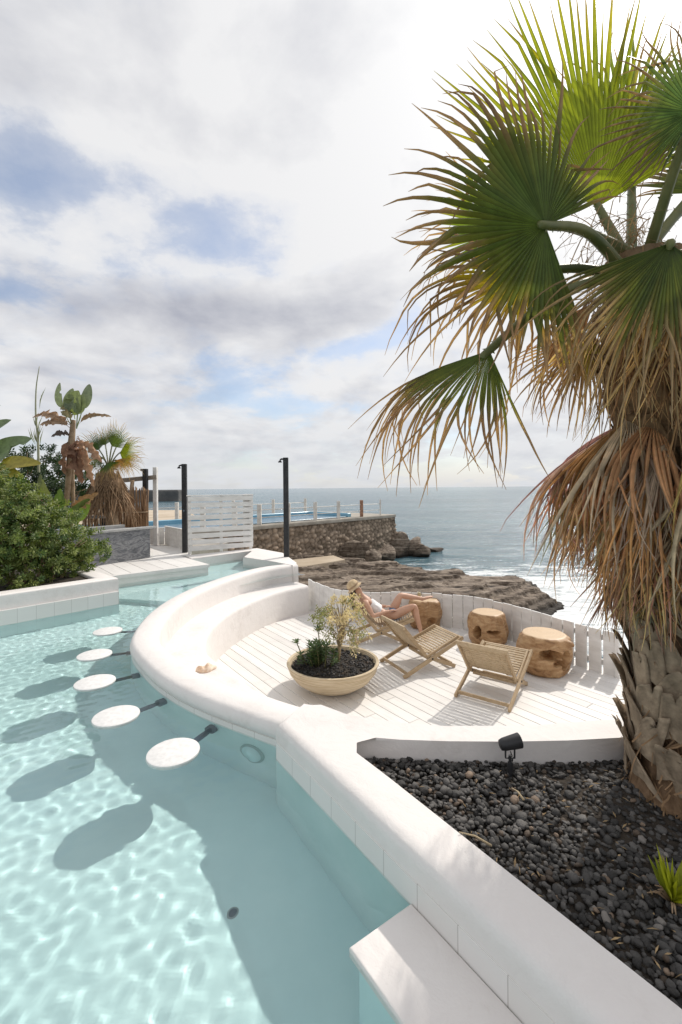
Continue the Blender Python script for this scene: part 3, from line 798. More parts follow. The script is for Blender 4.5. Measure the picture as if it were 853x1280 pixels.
# ================================================================== TERRACE OBJECTS
# ------------------------------------------------------------------ low white board fence
def fence_boards():
    root = empty('board_fence', (fence[0].x, fence[0].y, 0))
    tag(root, 'low white board fence curving along the seaward edge of the terrace', 'fence')
    o0 = Vector((fence[0].x, fence[0].y, 0)); arc = [0]
    for i in range(1, len(fence)): arc.append(arc[-1] + (fence[i] - fence[i - 1]).length)
    def at(s):
        for i in range(1, len(fence)):
            if s <= arc[i] or i == len(fence) - 1:
                k = (s - arc[i - 1]) / (arc[i] - arc[i - 1]); p = fence[i - 1].lerp(fence[i], k); return p, (fence[i] - fence[i - 1]).normalized()
    L = arc[-1]; n = int(L / .172); w = L / n; r = random.Random(2); mb = MB()
    for k in range(n):
        gap = .011 if k < n - 7 else (.018 if k < n - 4 else .026)
        p, t = at((k + .5) * w); q = Vector((p.x, p.y, 0)) - o0
        Mx = Matrix(((t.x, -t.y, 0), (t.y, t.x, 0), (0, 0, 1))) @ Matrix.Rotation(r.uniform(-.006, .006), 3, 'Y')
        hgt = FH + r.uniform(-.008, .008)
        mb.box((q.x, q.y, hgt / 2 - .06), (w - gap, .028, hgt + .12), Mx, .004)
    mb.build('boards', M['white_wood'], root)
    for z in (.10, .42):
        mb = MB(); pts = [at(s) for s in np.linspace(.02, L - .02, 40)]
        path = [p + Vector((-t.y, t.x)) * .016 for p, t in pts]
        mb.sweep([p - o0.xy for p in path], [(0, z), (0, z + .07), (.03, z + .07), (.03, z)]); mb.build('rail', M['white_wood'], root, recalc=True)
    mb = MB(); p, t = at(L); q = Vector((p.x, p.y, 0)) - o0 + Vector((t.x, t.y, 0)) * .0
    mb.box((q.x, q.y, FH / 2 - .06), (.05, .07, FH + .12), Matrix(((t.x, -t.y, 0), (t.y, t.x, 0), (0, 0, 1))), .006); mb.build('end_post', M['white_wood'], root)
fence_boards()

# ------------------------------------------------------------------ folding deck chairs
def chair_proto():
    root = empty('deck_chair')
    W2 = .30
    for sgn in (-1, 1):
        y = sgn * W2
        mb = MB(); mb.bar((0, y, .012), (.93, y, .385), .026, .05); mb.build('leg', M['chair'], root)
        y2 = sgn * (W2 - .032)
        mb = MB(); mb.bar((.82, y2, .012), (.36, y2, .215), .024, .046); mb.bar((.365, y2, .21), (.03, y2, .615), .024, .046); mb.build('leg', M['chair'], root)
        mb = MB(); mb.bar((.37, y2 + sgn * .012, .21), (.88, y2 - sgn * .012 + sgn * .012, .40), .02, .035); mb.build('seat_rail', M['chair'], root)
    for (x, z, w2, nm) in ((.05, .05, W2 - .013, 'stretcher'), (.775, .05, W2 - .045, 'stretcher'), (.44, .155, W2 - .045, 'stretcher')):
        mb = MB(); mb.bar((x, -w2, z), (x, w2, z), .024, .036); mb.build(nm, M['chair'], root)
    # sling of slats
    ctl = [Vector((x, 0, z)) for x, z in ((.02, 0.63), (.13, .505), (.25, .36), (.36, .262), (.47, .243), (.62, .285), (.78, .34), (.91, .385))]
    c = catmull(ctl, 14); arc = [0]
    for i in range(1, len(c)): arc.append(arc[-1] + (c[i] - c[i - 1]).length)
    n = 25; back = MB(); seat = MB(); sw = W2 - .05
    for k in range(n):
        s = (k + .5) / n * arc[-1]; i = next(i for i in range(1, len(c)) if arc[i] >= s - 1e-6)
        q = (s - arc[i - 1]) / (arc[i] - arc[i - 1]); p = c[i - 1].lerp(c[i], q); t = (c[i] - c[i - 1]).normalized()
        nrm = Vector((-t.z, 0, t.x)); wd = arc[-1] / n - (.010 if k < 13 else .016)
        Mx = Matrix((t, (0, 1, 0), Vector((t.x * 0 + -t.z, 0, t.x)))).transposed()
        (back if k < 13 else seat).box(p, (wd, 2 * sw, .013), Mx, .003)
    for y in (-.17, .17):
        back.tube([p + Vector((0, y, -.009)) for p in c[:46:3]], .006, 5); seat.tube([p + Vector((0, y, -.009)) for p in c[48::3]], .006, 5)
    mb = MB(); mb.bar((.022, -W2 + .01, .625), (.022, W2 - .01, .625), .03, .045); mb.build('top_rail', M['chair_slat'], root)
    mb = MB(); mb.bar((.915, -W2 - .012, .378), (.915, W2 + .012, .378), .034, .03); mb.build('front_rail', M['chair'], root)
    back.build('backrest', M['chair_slat'], root); seat.build('seat', M['chair_slat'], root)
    for sgn in (-1, 1):
        mb = MB(); mb.tube([(.43, sgn * (W2 - .05), .185), (.43, sgn * (W2 + .022), .185)], .012, 8); mb.build('bolt', M['black'], root)
    return root
proto = chair_proto()
def place_chair(o, rear_near, rear_far, label):
    a = P(*rear_near, 0); b = P(*rear_far, 0); m = (a + b) / 2; t = (a - b).normalized()   # near corner is on the chair's right
    x = Vector((-t.y, t.x, 0))
    o.location = m; o.rotation_euler.z = math.atan2(x.y, x.x)
    return tag(o, label, 'deck chair', 'slatted wooden deck chairs on the terrace')
c_right = place_chair(proto, (635.5, 890.5), (570, 872), 'empty slatted wooden deck chair facing the sea, right of the other two')
c_left = place_chair(copy_tree(proto), (505.5, 849), (475, 827.5), 'empty slatted wooden deck chair standing beside the bowl planter')
c_far = place_chair(copy_tree(proto), (442, 808), (441.5, 789), 'slatted wooden deck chair with the sunbathing woman lying in it')

# ------------------------------------------------------------------ teak root stools
def drum(px, py, dia, h, seed, dents, label):
    c = P(px, py, 0); bm = bmesh.new(); n, m = 140, 64; vs = []; fs = []
    Rr = dia / 2; prof = []
    for j in range(m + 1):
        u = j / m; z = u * h
        r = Rr * (.80 + .20 * math.sin(math.pi * min(max(u * .92 + .05, 0), 1)) ** .8)
        if u > .93: r -= Rr * .10 * ((u - .93) / .07) ** 2
        if u < .06: r -= Rr * .08 * ((.06 - u) / .06) ** 2
        prof.append((r, z))
    prof += [(prof[-1][0] * k, h + .004 * (1 - k)) for k in (.98, .9, .6, .3, .02)]
    sv = Vector((seed * 3.1, seed * 1.7, 0))
    for (r, z) in prof:
        for k in range(n):
            a = 2 * math.pi * k / n; p = Vector((math.cos(a), math.sin(a), z * 2.2))
            d = .035 * mnoise.fractal(p * 1.5 + sv, 1, 2, 4) + .012 * mnoise.fractal(Vector((p.x * 5, p.y * 5, p.z * 1.4)) + sv, 1, 2, 4)
            for (da, dz, wa, wz, dep) in dents:
                aa = (a - da + math.pi) % (2 * math.pi) - math.pi
                e = ((aa * Rr) / wa) ** 2 + ((z - dz) / wz) ** 2 + .35 * mnoise.noise(p * 6 + sv)
                if e < 1.6: d -= dep * min(max((1.6 - e) / .9, 0), 1) ** .7
            rr = r * (1 + (d / Rr if r > Rr * .55 and z < h * .999 else 0) * min(1, (h * 1.001 - z) / .04 + .25))
            vs.append((rr * math.cos(a), rr * math.sin(a), z / h * .485 if z > h * .999 else z))
    mb = MB(); N = len(prof)
    for i in range(N - 1):
        for k in range(n):
            k2 = (k + 1) % n; fs.append((i * n + k, i * n + k2, (i + 1) * n + k2, (i + 1) * n + k))
    fs.append(tuple(range(n - 1, -1, -1))); fs.append(tuple(range((N - 1) * n, N * n)))
    mb.add(vs, fs, True); o = mb.build('wood_stool', M['drum'], autosmooth=50); o.location = (c.x, c.y, 0); return tag(o, label, 'stool', 'carved root wood stools')
def ang(px, py, cx, cy):   # bearing on the drum that faces the camera at a photo pixel offset (from centre px, radius px)
    v = -P(cx, cy, 0); f = math.atan2(v.y, v.x); return f + math.asin(max(-1, min(1, (px - cx) / py)))
HD = .485
drum(680, 837, .68, HD, 1, [(ang(688, 34, 680, 837), .30, .11, .05, .20), (ang(706, 34, 680, 837), .22, .06, .10, .20), (ang(697, 34, 680, 837), .20, .05, .04, .10), (ang(711, 34, 680, 837), .42, .04, .03, -.05)], 'largest carved root wood stool, nearest, with a deep knot hole on its right')
drum(610, 804, .58, HD, 2, [(ang(597, 25, 610, 804), .23, .052, .072, .24), (ang(618, 25, 610, 804), .25, .085, .024, .10)], 'middle carved root wood stool with a round hole on its left')
drum(531, 783, .56, HD, 3, [(ang(540, 20, 531, 783), .14, .07, .06, .10)], "carved root wood stool beside the woman's legs, farthest away")
# glass on the far stool
root = empty('drinking_glass', P3(524, 752, P(531, 783, 0).y) )
c = P(531, 783, 0); root.location = (c.x - .08, c.y + .05, HD + .001)
gm, gg = new_mat('clear_glass'); gg.n('ShaderNodeOutputMaterial', ins={0: gg.n('ShaderNodeBsdfGlass', ins={'Roughness': .02, 'IOR': 1.45}).outputs[0]})
mb = MB(); mb.lathe([(.030, 0), (.036, .12), (.033, .12), (.027, .008)], 20, capt=True); mb.build('tumbler', gm, root, autosmooth=40)
mb = MB(); mb.lathe([(.026, .009), (.0315, .09)], 20); mb.build('drink', noisy('pale_drink', (.75, .60, .30), (.8, .66, .36), 3, .2, 0), root)
tag(root, 'clear drinking glass standing on the farthest wooden stool', 'glass')

# ------------------------------------------------------------------ bowl planter
bc = P(414.5, 853, 0); bc = Vector((-.115, 5.5, 0))
root = empty('bowl_planter', bc); tag(root, 'wide pale woven bowl planter with dark soil on the deck', 'planter')
m, g = new_mat('woven_bowl'); t = g.n('ShaderNodeTexCoord').outputs['Object']
sp = g.n('ShaderNodeSeparateXYZ', ins={0: t}); ridge = g.math('SINE', g.math('MULTIPLY', g.math('ADD', sp.outputs[2], g.math('MULTIPLY', g.noise(t, 3, 3, .5), .01)), 360))
angn = g.noise(g.n('ShaderNodeMapping', ins={0: t, 'Scale': (2, 2, 30)}).outputs[0], 2, 5, .6)
col = g.ramp(g.math('ADD', g.math('MULTIPLY', ridge, .16), angn), ((.25, (.43, .33, .20)), (.5, (.58, .47, .32)), (.75, (.68, .58, .43))))
M['bowl'] = finish(m, g, col, .7, ridge, .5, .006, .25)
mb = MB(); RB = .545
mb.lathe([(.20, 0), (.24, .004), (.34, .045), (.45, .12), (.52, .21), (RB, .285), (RB + .012, .305), (RB + .006, .318), (RB - .02, .318), (RB - .035, .30), (RB - .06, .22)], 72, capt=False)
mb.build('bowl', M['bowl'], root, autosmooth=60)
mb = MB(); mb.lathe([(RB - .03, .262), (.3, .272), (.02, .278)], 40, capb=False); mb.build('soil', M['soil'], root)

def pebbles(name, pts, sizes, r, base, parent=None, mat=None, sub=1):
    bm = bmesh.new(); bmesh.ops.create_icosphere(bm, subdivisions=sub, radius=1.0)
    bv = np.array([v.co for v in bm.verts]); bfc = np.array([[v.index for v in f.verts] for f in bm.faces]); bm.free()
    n = len(pts); V = np.zeros((n, len(bv), 3)); C = np.zeros((n, len(bv), 3))
    ax = r.uniform(.65, 1.25, (n, 3)); ax[:, 2] *= .62
    th = r.uniform(0, 2 * math.pi, n); tx = r.normal(0, .38, n); ty = r.normal(0, .38, n)
    jit = 1 + r.normal(0, .09, (n, len(bv), 1))
    L = bv[None] * ax[:, None] * jit * sizes[:, None, None]
    c, s = np.cos(tx)[:, None], np.sin(tx)[:, None]; y, z = L[..., 1] * c - L[..., 2] * s, L[..., 1] * s + L[..., 2] * c; L[..., 1], L[..., 2] = y, z
    c, s = np.cos(ty)[:, None], np.sin(ty)[:, None]; x, z = L[..., 0] * c + L[..., 2] * s, -L[..., 0] * s + L[..., 2] * c; L[..., 0], L[..., 2] = x, z
    c, s = np.cos(th)[:, None], np.sin(th)[:, None]; x, y = L[..., 0] * c - L[..., 1] * s, L[..., 0] * s + L[..., 1] * c; L[..., 0], L[..., 1] = x, y
    V = L + pts[:, None]
    k = r.uniform(0, 1, n); k = .4 + 1.5 * k ** 1.6; col = np.stack([base[0] * k, base[1] * k, base[2] * k], 1)
    warm = r.uniform(0, 1, n) > .93; col[warm] *= np.array([2.2, 1.7, 1.3])
    pale = r.uniform(0, 1, n) > .985; col[pale] = np.array([.22, .20, .18])
    C[:] = col[:, None]
    Fq = (bfc[None] + (np.arange(n) * len(bv))[:, None, None]).reshape(-1, 3)
    return np_mesh(name, V.reshape(-1, 3), Fq, mat or M['pebble'], parent, True, C.reshape(-1, 3))
r = np.random.default_rng(5); n = 900; rad = np.sqrt(r.uniform(0, 1, n)) * (RB - .04); a = r.uniform(0, 6.283, n)
o = pebbles('gravel', np.stack([rad * np.cos(a), rad * np.sin(a), np.full(n, .277)], 1), r.uniform(.010, .018, n), r, (.035, .032, .03), root); o['kind'] = 'stuff'

def leafcard(V, Fc, C, base, d, up, L, w, col, fold=.25, bend=.2):
    """pointed leaf as 6 verts, two quads strips with a midrib fold"""
    d = d.normalized(); s = d.cross(up)
    if s.length < 1e-4: s = d.orthogonal()
    s.normalize(); n = s.cross(d); b = len(V)
    mid = base + d * L * .5 + n * L * bend * .3; tip = base + d * L - n * L * bend * .35
    V += [base, mid + s * w * .5 - n * w * fold, mid, mid - s * w * .5 - n * w * fold, tip]
    C += [col] * 5
    Fc += [(b, b + 1, b + 2), (b, b + 2, b + 3), (b + 1, b + 4, b + 2), (b + 2, b + 4, b + 3)]
def rdir(r, zb=0.0):
    v = Vector((r.gauss(0, 1), r.gauss(0, 1), r.gauss(0, 1) + zb)); return v.normalized()
# succulent in the bowl
rr = random.Random(12)
root = empty('succulent', bc + Vector((-.15, .02, .27))); tag(root, 'green leafy succulent with upright rosettes at the left of the bowl planter', 'plant')
V, Fc, C = [], [], []; stems = MB()
for k in range(22):
    a = rr.uniform(0, 6.28); q = Vector((math.cos(a), math.sin(a), 0)) * rr.uniform(0, .19); hh = rr.uniform(.10, .30)
    if k == 0: q, hh = Vector((-.20, -.02, 0)), .30
    if k == 1: q, hh = Vector((-.01, .02, 0)), .42
    top = q * 1.35 + Vector((rr.uniform(-.03, .03), rr.uniform(-.03, .03), hh)); stems.tube([q, (q + top) / 2 + Vector((.01, 0, 0)), top], [.009, .008, .006], 6)
    for z in ((0, .035, .07, .11, .15) if k > 1 else (0, .03)):
        if z > hh * .8: break
        for i in range(7):
            aa = i / 7 * 6.28 + z * 40 + rr.uniform(-.2, .2); d = Vector((math.cos(aa), math.sin(aa), rr.uniform(.25, .9) - z * 2))
            y = rr.uniform(0, 1); leafcard(V, Fc, C, top - Vector((0, 0, z)), d, Vector((0, 0, 1)), rr.uniform(.05, .085), .028, (.055 + .05 * y, .10 + .055 * y, .03 + .02 * y))
stems.build('stem', noisy('green_stem', (.10, .12, .05), (.18, .15, .07), 10, .6, .1), root)
np_mesh('leaves', V, Fc, M['leaf'], root, True, C)
# drooping pale shrub in the bowl
root = empty('flowering_shrub', bc + Vector((.06, .05, .27))); tag(root, 'straw-coloured drooping shrub with faded blossom rising from the bowl planter', 'plant')
V, Fc, C = [], [], []; stems = MB(); base = Vector((0, 0, 0))
trunk = [Vector((0, 0, 0)), Vector((.02, .02, .14)), Vector((.0, .05, .28)), Vector((.05, .08, .42))]
stems.tube(trunk, [.022, .018, .015, .012], 8)
Y0 = 5.6
targets = [((395, 775), 5.7), ((405, 762), 5.8), ((418, 752), 5.7), ((432, 748), 5.6), ((445, 752), 5.5), ((452, 775), 5.4), ((447, 800), 5.35), ((440, 815), 5.3), ((428, 800), 5.3), ((404, 790), 5.4), ((412, 800), 5.3), ((437, 770), 5.2), ((425, 775), 5.3), ((458, 790), 5.5), ((400, 768), 5.35), ((442, 757), 5.8), ((415, 782), 5.2)]
for k in range(58):
    (px, py), Yd = targets[k % len(targets)]
    e = P3(px + rr.uniform(-9, 9), py + rr.uniform(-8, 8), Yd + rr.uniform(-.12, .12)) - root.location
    st = trunk[3].lerp(trunk[1], rr.random() ** 1.5); top = st.lerp(e, .55) + Vector((0, 0, rr.uniform(.10, .22)))
    pts = catmull([st, top, e], 5); stems.tube(pts, [.005] * 4 + [.003] * (len(pts) - 4), 5)
    green = px < 415 or rr.random() < .18
    for i in range(34):
        q = pts[-1].lerp(pts[-5], rr.random() ** 1.3) + Vector((rr.gauss(0, .022), rr.gauss(0, .022), rr.gauss(0, .02)))
        y = rr.random()
        c = (.20 + .12 * y, .22 + .1 * y, .09 + .05 * y) if green else (.58 + .2 * y, .47 + .19 * y, .31 + .15 * y)
        leafcard(V, Fc, C, q, rdir(rr, -.5), rdir(rr), rr.uniform(.025, .045), rr.uniform(.012, .02), c)
stems.build('stem', noisy('straw_stem', (.30, .22, .13), (.42, .33, .2), 10, .8, .1), root)
np_mesh('leaves', V, Fc, M['leaf'], root, False, C)

# ------------------------------------------------------------------ pebble bed
mb = MB(); vin = [e0 + vd * 0.2 + vn * .1, e0 + vd * 5.2 + vn * .1, Vector((6, -1.8)), Vector((6, 3.25)), Vector((2.5, 2.97)), Vector((1.2, 2.72)), Vector((.4, 2.75))]
mb.prism(vin, .3, ZG - .02); tag(mb.build('soil_bed', M['soil']), kind='structure')
r = np.random.default_rng(8); pts = []
x, y = np.meshgrid(np.arange(-.1, 3.4, .0215), np.arange(.15, 3.1, .0215)); x = x.ravel() + r.uniform(-.011, .011, x.size); y = y.ravel() + r.uniform(-.013, .013, y.size)
side = (x - e0.x) * vn.x + (y - e0.y) * vn.y
ytop = np.interp(x, [0, .33, .99, 1.65, 2.4, 4.2], [2.66, 2.70, 2.69, 2.72, 2.88, 3.12])
keep = (side > .215) & (y < ytop) & (x < .9 + 1.05 * y)
x, y = x[keep], y[keep]; n = len(x)
z = ZG - .014 + r.uniform(-.012, .016, n) + .015 * np.sin(x * 3.1) * np.cos(y * 2.7)
o = pebbles('pebbles', np.stack([x, y, z], 1), r.uniform(.0085, .0165, n) * (1 + .55 * (r.uniform(0, 1, n) > .8)), r, (.066, .062, .058), None, None, 2); tag(o, 'rounded black pebbles filling the planter bed', 'pebbles', kind='stuff')
print('pebbles', n)

V, Fc, C = [], [], []; rr = random.Random(77)
for k in range(150):
    px_, py_ = rr.uniform(480, 850), rr.uniform(955, 1270); q = P(px_, py_, ZG + .012)
    if (q.xy - e0).dot(vn) < .25 or q.y > 2.6: continue
    y = rr.random(); leafcard(V, Fc, C, q, Vector((rr.gauss(0, 1), rr.gauss(0, 1), .12)), Vector((0, 0, 1)), rr.uniform(.015, .05), rr.uniform(.003, .010), (.30 + .2 * y, .21 + .15 * y, .11 + .09 * y))
tag(np_mesh('leaf_litter', V, Fc, M['dead_leaf'], None, False, C), 'scraps of dry leaf scattered over the black pebbles', 'leaf litter', kind='stuff')
# ------------------------------------------------------------------ garden spotlight
q = P(638, 966, ZG + .01)
root = empty('garden_spotlight', q); root.scale = (1.15, 1.15, 1.15); tag(root, 'small black garden spotlight on a stake in the black pebbles', 'spotlight')
mb = MB(); mb.tube([(0, 0, -.05), (0, 0, .085)], .008, 8); mb.lathe([(.012, .0), (.014, .04), (.010, .055)], 12); mb.build('stake', M['black'], root, autosmooth=50)
mb = MB(); mb.bar((-.022, 0, .07), (-.022, 0, .145), .006, .014, (0, 1, 0)); mb.bar((.022, 0, .07), (.022, 0, .145), .006, .014, (0, 1, 0)); mb.bar((-.024, 0, .073), (.024, 0, .073), .014, .006); mb.build('bracket', M['black'], root)
hd = MB(); hd.lathe([(.016, -.052), (.024, -.048), (.029, -.03), (.033, .02), (.035, .05), (.032, .052), (.029, .043), (.003, .040)], 26)
h = hd.build('lamp_head', M['black'], root, autosmooth=50); h.location = (0, 0, .145); h.rotation_euler = (R(12), R(80), R(18))
ln_ = MB(); ln_.lathe([(.028, .041), (.001, .0435)], 24); gl_ = ln_.build('lens', noisy('spot_lens', (.20, .21, .22), (.28, .28, .29), 20, .15, .1), h)
mb = MB(); mb.tube([(.004, .006, .1), (.02, .02, .06), (.012, .012, .01), (.05, .04, -.01)], .003, 5); mb.build('cable', M['black'], root)

# ------------------------------------------------------------------ underwater seats
seat_mat = noisy('white_terrazzo_seat', (.68, .67, .65), (.80, .79, .77), 26, .5, .1, 50, .003)
labs = ['round white pool seat nearest the camera, largest in the row', 'round white pool seat second nearest in the row along the curved wall', 'round white pool seat in the middle of the row of five',
        'round white pool seat second farthest in the row along the curved wall', 'round white pool seat farthest away in the row, smallest']
for k, (sx, sy) in enumerate(((217, 938.5), (145.5, 893.5), (119, 851.5), (118.5, 817.5), (135, 788))):
    zt = ZW + .012; c = P(sx, sy, zt); c = Vector((c.x, c.y, 0))
    v = Vector((c.x - CTR.x, c.y - CTR.y, 0)); j = min(range(len(curve)), key=lambda i: (curve[i] - (CTR + v.xy.normalized() * 3.45)).length)
    kn = P((268, 204, 172, 160, 158)[k], (918, 882, 847.5, 819, 795)[k], zt - .10) if k < 1 else None
    wl = Vector((curve[j].x, curve[j].y, 0))
    if kn is not None: wl = Vector((kn.x, kn.y, 0)); 
    d = (wl - c); Ld = d.length; d.normalize()
    root = empty('swim_up_stool', c); tag(root, labs[k], 'pool stool', 'round seats in the pool along the curved wall')
    mb = MB(); RS = (.168, .168, .17, .168, .165)[k]
    mb.lathe([(RS - .02, zt - .045), (RS - .004, zt - .04), (RS, zt - .02), (RS - .004, zt - .004), (RS - .014, zt), (.01, zt + .001)], 48); mb.build('seat', seat_mat, root, autosmooth=50)
    mb = MB(); mb.tube([d * .02 + Vector((0, 0, zt - .075)), d * (Ld + .03) + Vector((0, 0, zt - .085))], .027, 12); mb.lathe([(.06, zt - .075), (.06, zt - .047)], 16); mb.build('arm', M['dark_metal'], root)
    mb = MB(); mb.tube([d * (Ld - .05) + Vector((0, 0, zt - .085)), d * (Ld + .05) + Vector((0, 0, zt - .086))], .048, 14); mb.build('wall_flange', M['dark_metal'], root)
# underwater lamp on the wall, drain, bits on the bench
q = P(316, 944, ZW - .12); j = min(range(len(curve)), key=lambda i: (curve[i] - q.xy).length); t = (curve[j + 1] - curve[j - 1]).normalized(); nr = Vector((-t.y, t.x, 0))
root = empty('pool_lamp', (curve[j].x, curve[j].y, ZW - .20)); tag(root, 'round underwater pool lamp set in the curved pool wall', 'pool lamp')
def disc(mb, r0, th): mb.tube([nr * .02, nr * -th], r0, 28)
mb = MB(); disc(mb, .105, .006); mb.build('ring', noisy('lamp_ring', (.35, .50, .49), (.42, .56, .55), 8, .4, .1), root)
mb = MB(); disc(mb, .085, .012); mb.build('lens', M['pool_floor'], root)
dr = P(291, 1142, zf); u = Vector((dr.x, dr.y)); rr0 = u.length; zent = ZW
best = min(np.linspace(.3, 3, 800), key=lambda e: abs(e + (ZW - zf) * math.tan(math.asin(math.sin(math.atan2(e, H - ZW)) / 1.33)) - rr0) if False else abs(e - P(291, 1142, ZW).xy.length))
inc = math.atan2(best, H - ZW); u = u.normalized() * (best + (ZW - zf) * math.tan(math.asin(math.sin(inc) / 1.33)))
root = empty('pool_drain', (u.x, u.y, zf)); tag(root, 'small round dark drain in the pool floor', 'drain')
mb = MB(); mb.lathe([(.022, 0), (.022, .006), (.018, .008), (.002, .008)], 20); mb.build('cover', M['dark_metal'], root, autosmooth=40)
mb = MB(); mb.lathe([(.031, -.01), (.031, .003), (.023, .004)], 20); mb.build('rim', noisy('drain_rim', (.30, .36, .37), (.34, .4, .41), 8, .4, .1), root)
q = P(276, 748, ZB + .01); mb = MB(); mb.box((0, 0, .03), (.09, .06, .06), bev=.012); mb.tube([(0, 0, .05), (0, .0, .09)], .014, 10); mb.tube([(-.03, 0, .088), (.03, 0, .088)], .012, 8)
o = mb.build('bench_tap', noisy('grey_tap', (.22, .21, .21), (.3, .29, .28), 8, .4, .1), autosmooth=40); o.location = q; tag(o, 'small grey tap fitting on the curved white bench', 'tap')
q = P(258, 837, ZB + .012); bm = bmesh.new(); bmesh.ops.create_uvsphere(bm, u_segments=24, v_segments=12, radius=1)
for v in bm.verts:
    a = math.atan2(v.co.y, v.co.x); rr1 = math.hypot(v.co.x, v.co.y) * (1 + .18 * math.sin(a * 3 + .4)); v.co = Vector((rr1 * math.cos(a) * .10, rr1 * math.sin(a) * .055, max(v.co.z, -.2) * .05 * (1 + .35 * math.sin(v.co.x * 7))))
me = bpy.data.meshes.new('seashell'); bm.to_mesh(me); bm.free(); me.materials.append(noisy('shell', (.62, .40, .25), (.80, .68, .56), 14, .5, .3)); me.polygons.foreach_set('use_smooth', [True] * len(me.polygons))
o = bpy.data.objects.new('seashell', me); o.location = q + Vector((0, 0, .0)); o.rotation_euler.z = .5; COL.objects.link(o); tag(o, 'pinkish seashell lying at the edge of the curved bench', 'shell')
# ================================================================== FAR SIDE OF THE POOL
# white slatted screen
a = P(235, 692.5, ZC); b = P(316, 686.3, ZC); t = (b - a); Ls = t.length
root = empty('slatted_screen', a, math.atan2(t.y, t.x)); tag(root, 'white horizontal slatted screen standing at the far end of the pool', 'screen')
HS = 1.40; mb = MB(); ns = 9; rs = random.Random(3)
for k in range(ns):
    z = .05 + (k + .5) * (HS - .06) / ns; mb.box((Ls / 2, -.035, z), (Ls, .026, (HS - .06) / ns - .034), Matrix.Rotation(rs.uniform(-.004, .004), 3, 'Y'), .004)
mb.build('slats', M['white_wood'], root)
mb = MB()
for k in range(ns): mb.box((Ls - .10, .035, .05 + (k + .5) * (HS - .06) / ns + .05), (.26, .026, .10), None, .004)
mb.build('back_slats', M['white_wood'], root)
for x in (.04, Ls / 2, Ls - .05):
    mb = MB(); mb.box((x, .0, HS / 2 - .01), (.07, .042, HS - .02), None, .004); mb.build('post', M['white_wood'], root)
mb = MB(); mb.box((Ls / 2, 0, HS - .005), (Ls + .03, .11, .03), None, .006); mb.build('top_rail', M['white_wood'], root)
# two black posts with a small shower head
def shower_post(base, ztop, lab):
    root = empty('shower_post', base); tag(root, lab, 'post', 'black shower posts'); h = ztop - base.z
    mb = MB(); mb.box((0, 0, h / 2), (.115, .09, h), None, .006); mb.build('pole', M['black'], root)
    mb = MB(); mb.tube([(0, 0, h - .05), (-.09, 0, h - .03), (-.13, 0, h - .05)], .02, 8); mb.lathe([(.045, -.11), (.04, -.09), (.015, -.06)], 14, (-.13, 0, h)); mb.build('shower_head', M['black'], root, autosmooth=50)
    mb = MB(); mb.lathe([(.02, 0), (.02, .05)], 10, (-.0, -.06, 1.0)); mb.build('tap', M['dark_metal'], root)
q = P(231.5, 690.5, ZC); shower_post(q, P3(228, 580, q.y).z, 'black shower post at the left end of the white slatted screen')
q = P3(358.5, 703, 10.3); q.z = -1.3; shower_post(q, P3(357.5, 572, q.y).z, 'taller black shower post right of the white slatted screen, behind the curved wall')
# low white board fence by the walkway
def low_fence(p, q, hgt, label):
    root = empty('board_fence', p); tag(root, label, 'fence', 'low board fences by the walkway'); v = q - p; n = max(2, int(v.length / .15)); d = v.normalized(); mb = MB()
    Mx = Matrix(((d.x, -d.y, 0), (d.y, d.x, 0), (0, 0, 1)))
    for k in range(n):
        c = d * ((k + .5) * v.length / n); mb.box((c.x, c.y, hgt / 2), (v.length / n - .012, .03, hgt + rs.uniform(-.01, .01)), Mx, .004)
    mb.build('boards', M['white_wood'], root)
    mb = MB(); c = v / 2; mb.box((c.x, c.y, hgt + .012), (v.length + .02, .06, .024), Mx, .005); mb.build('top_rail', M['white_wood'], root)
a = P(207, 680.5, ZC); b = P(237, 691, ZC) + Vector((-.02, .25, 0)); c = P(186, 680.5, ZC)
low_fence(a, b, .50, 'low white board fence between the walkway and the black post')
low_fence(c, a + Vector((-.03, .02, 0)), .45, 'low white board fence closing the far end of the walkway, beside the reed screen')

# grey veined stone counter
a = P(188, 697, ZC); b = P(128, 706.5, ZC); v = (b - a); Lc = v.length; d = v.normalized(); nb = Vector((-d.y, d.x, 0)); nb = nb if nb.y > 0 else -nb
root = empty('stone_counter', a); tag(root, 'grey veined stone counter block beside the walkway', 'counter')
mb = MB(); q = [Vector((0, 0, 0)), d * (Lc + .8), d * (Lc + .8) + nb * 1.1, nb * 1.1]; hC = .66
mb.prism([(p.x, p.y) for p in q], -.02, hC, .008, 2); mb.build('body', M['stone_grey'], root)
mb = MB(); q2 = [-d * .16 - nb * .03, d * (Lc + .8) - nb * .03, d * (Lc + .8) + nb * .16, -d * .16 + nb * .16]; mb.prism([(p.x, p.y) for p in q2], hC + .002, hC + .05, .008, 2)
q3 = [-d * .02 + nb * .94, d * (Lc + .8) + nb * .94, d * (Lc + .8) + nb * 1.12, -d * .02 + nb * 1.12]; mb.prism([(p.x, p.y) for p in q3], hC + .002, hC + .06, .008, 2)
mb.build('rim', M['grey_slab'], root)
top = a.z + hC
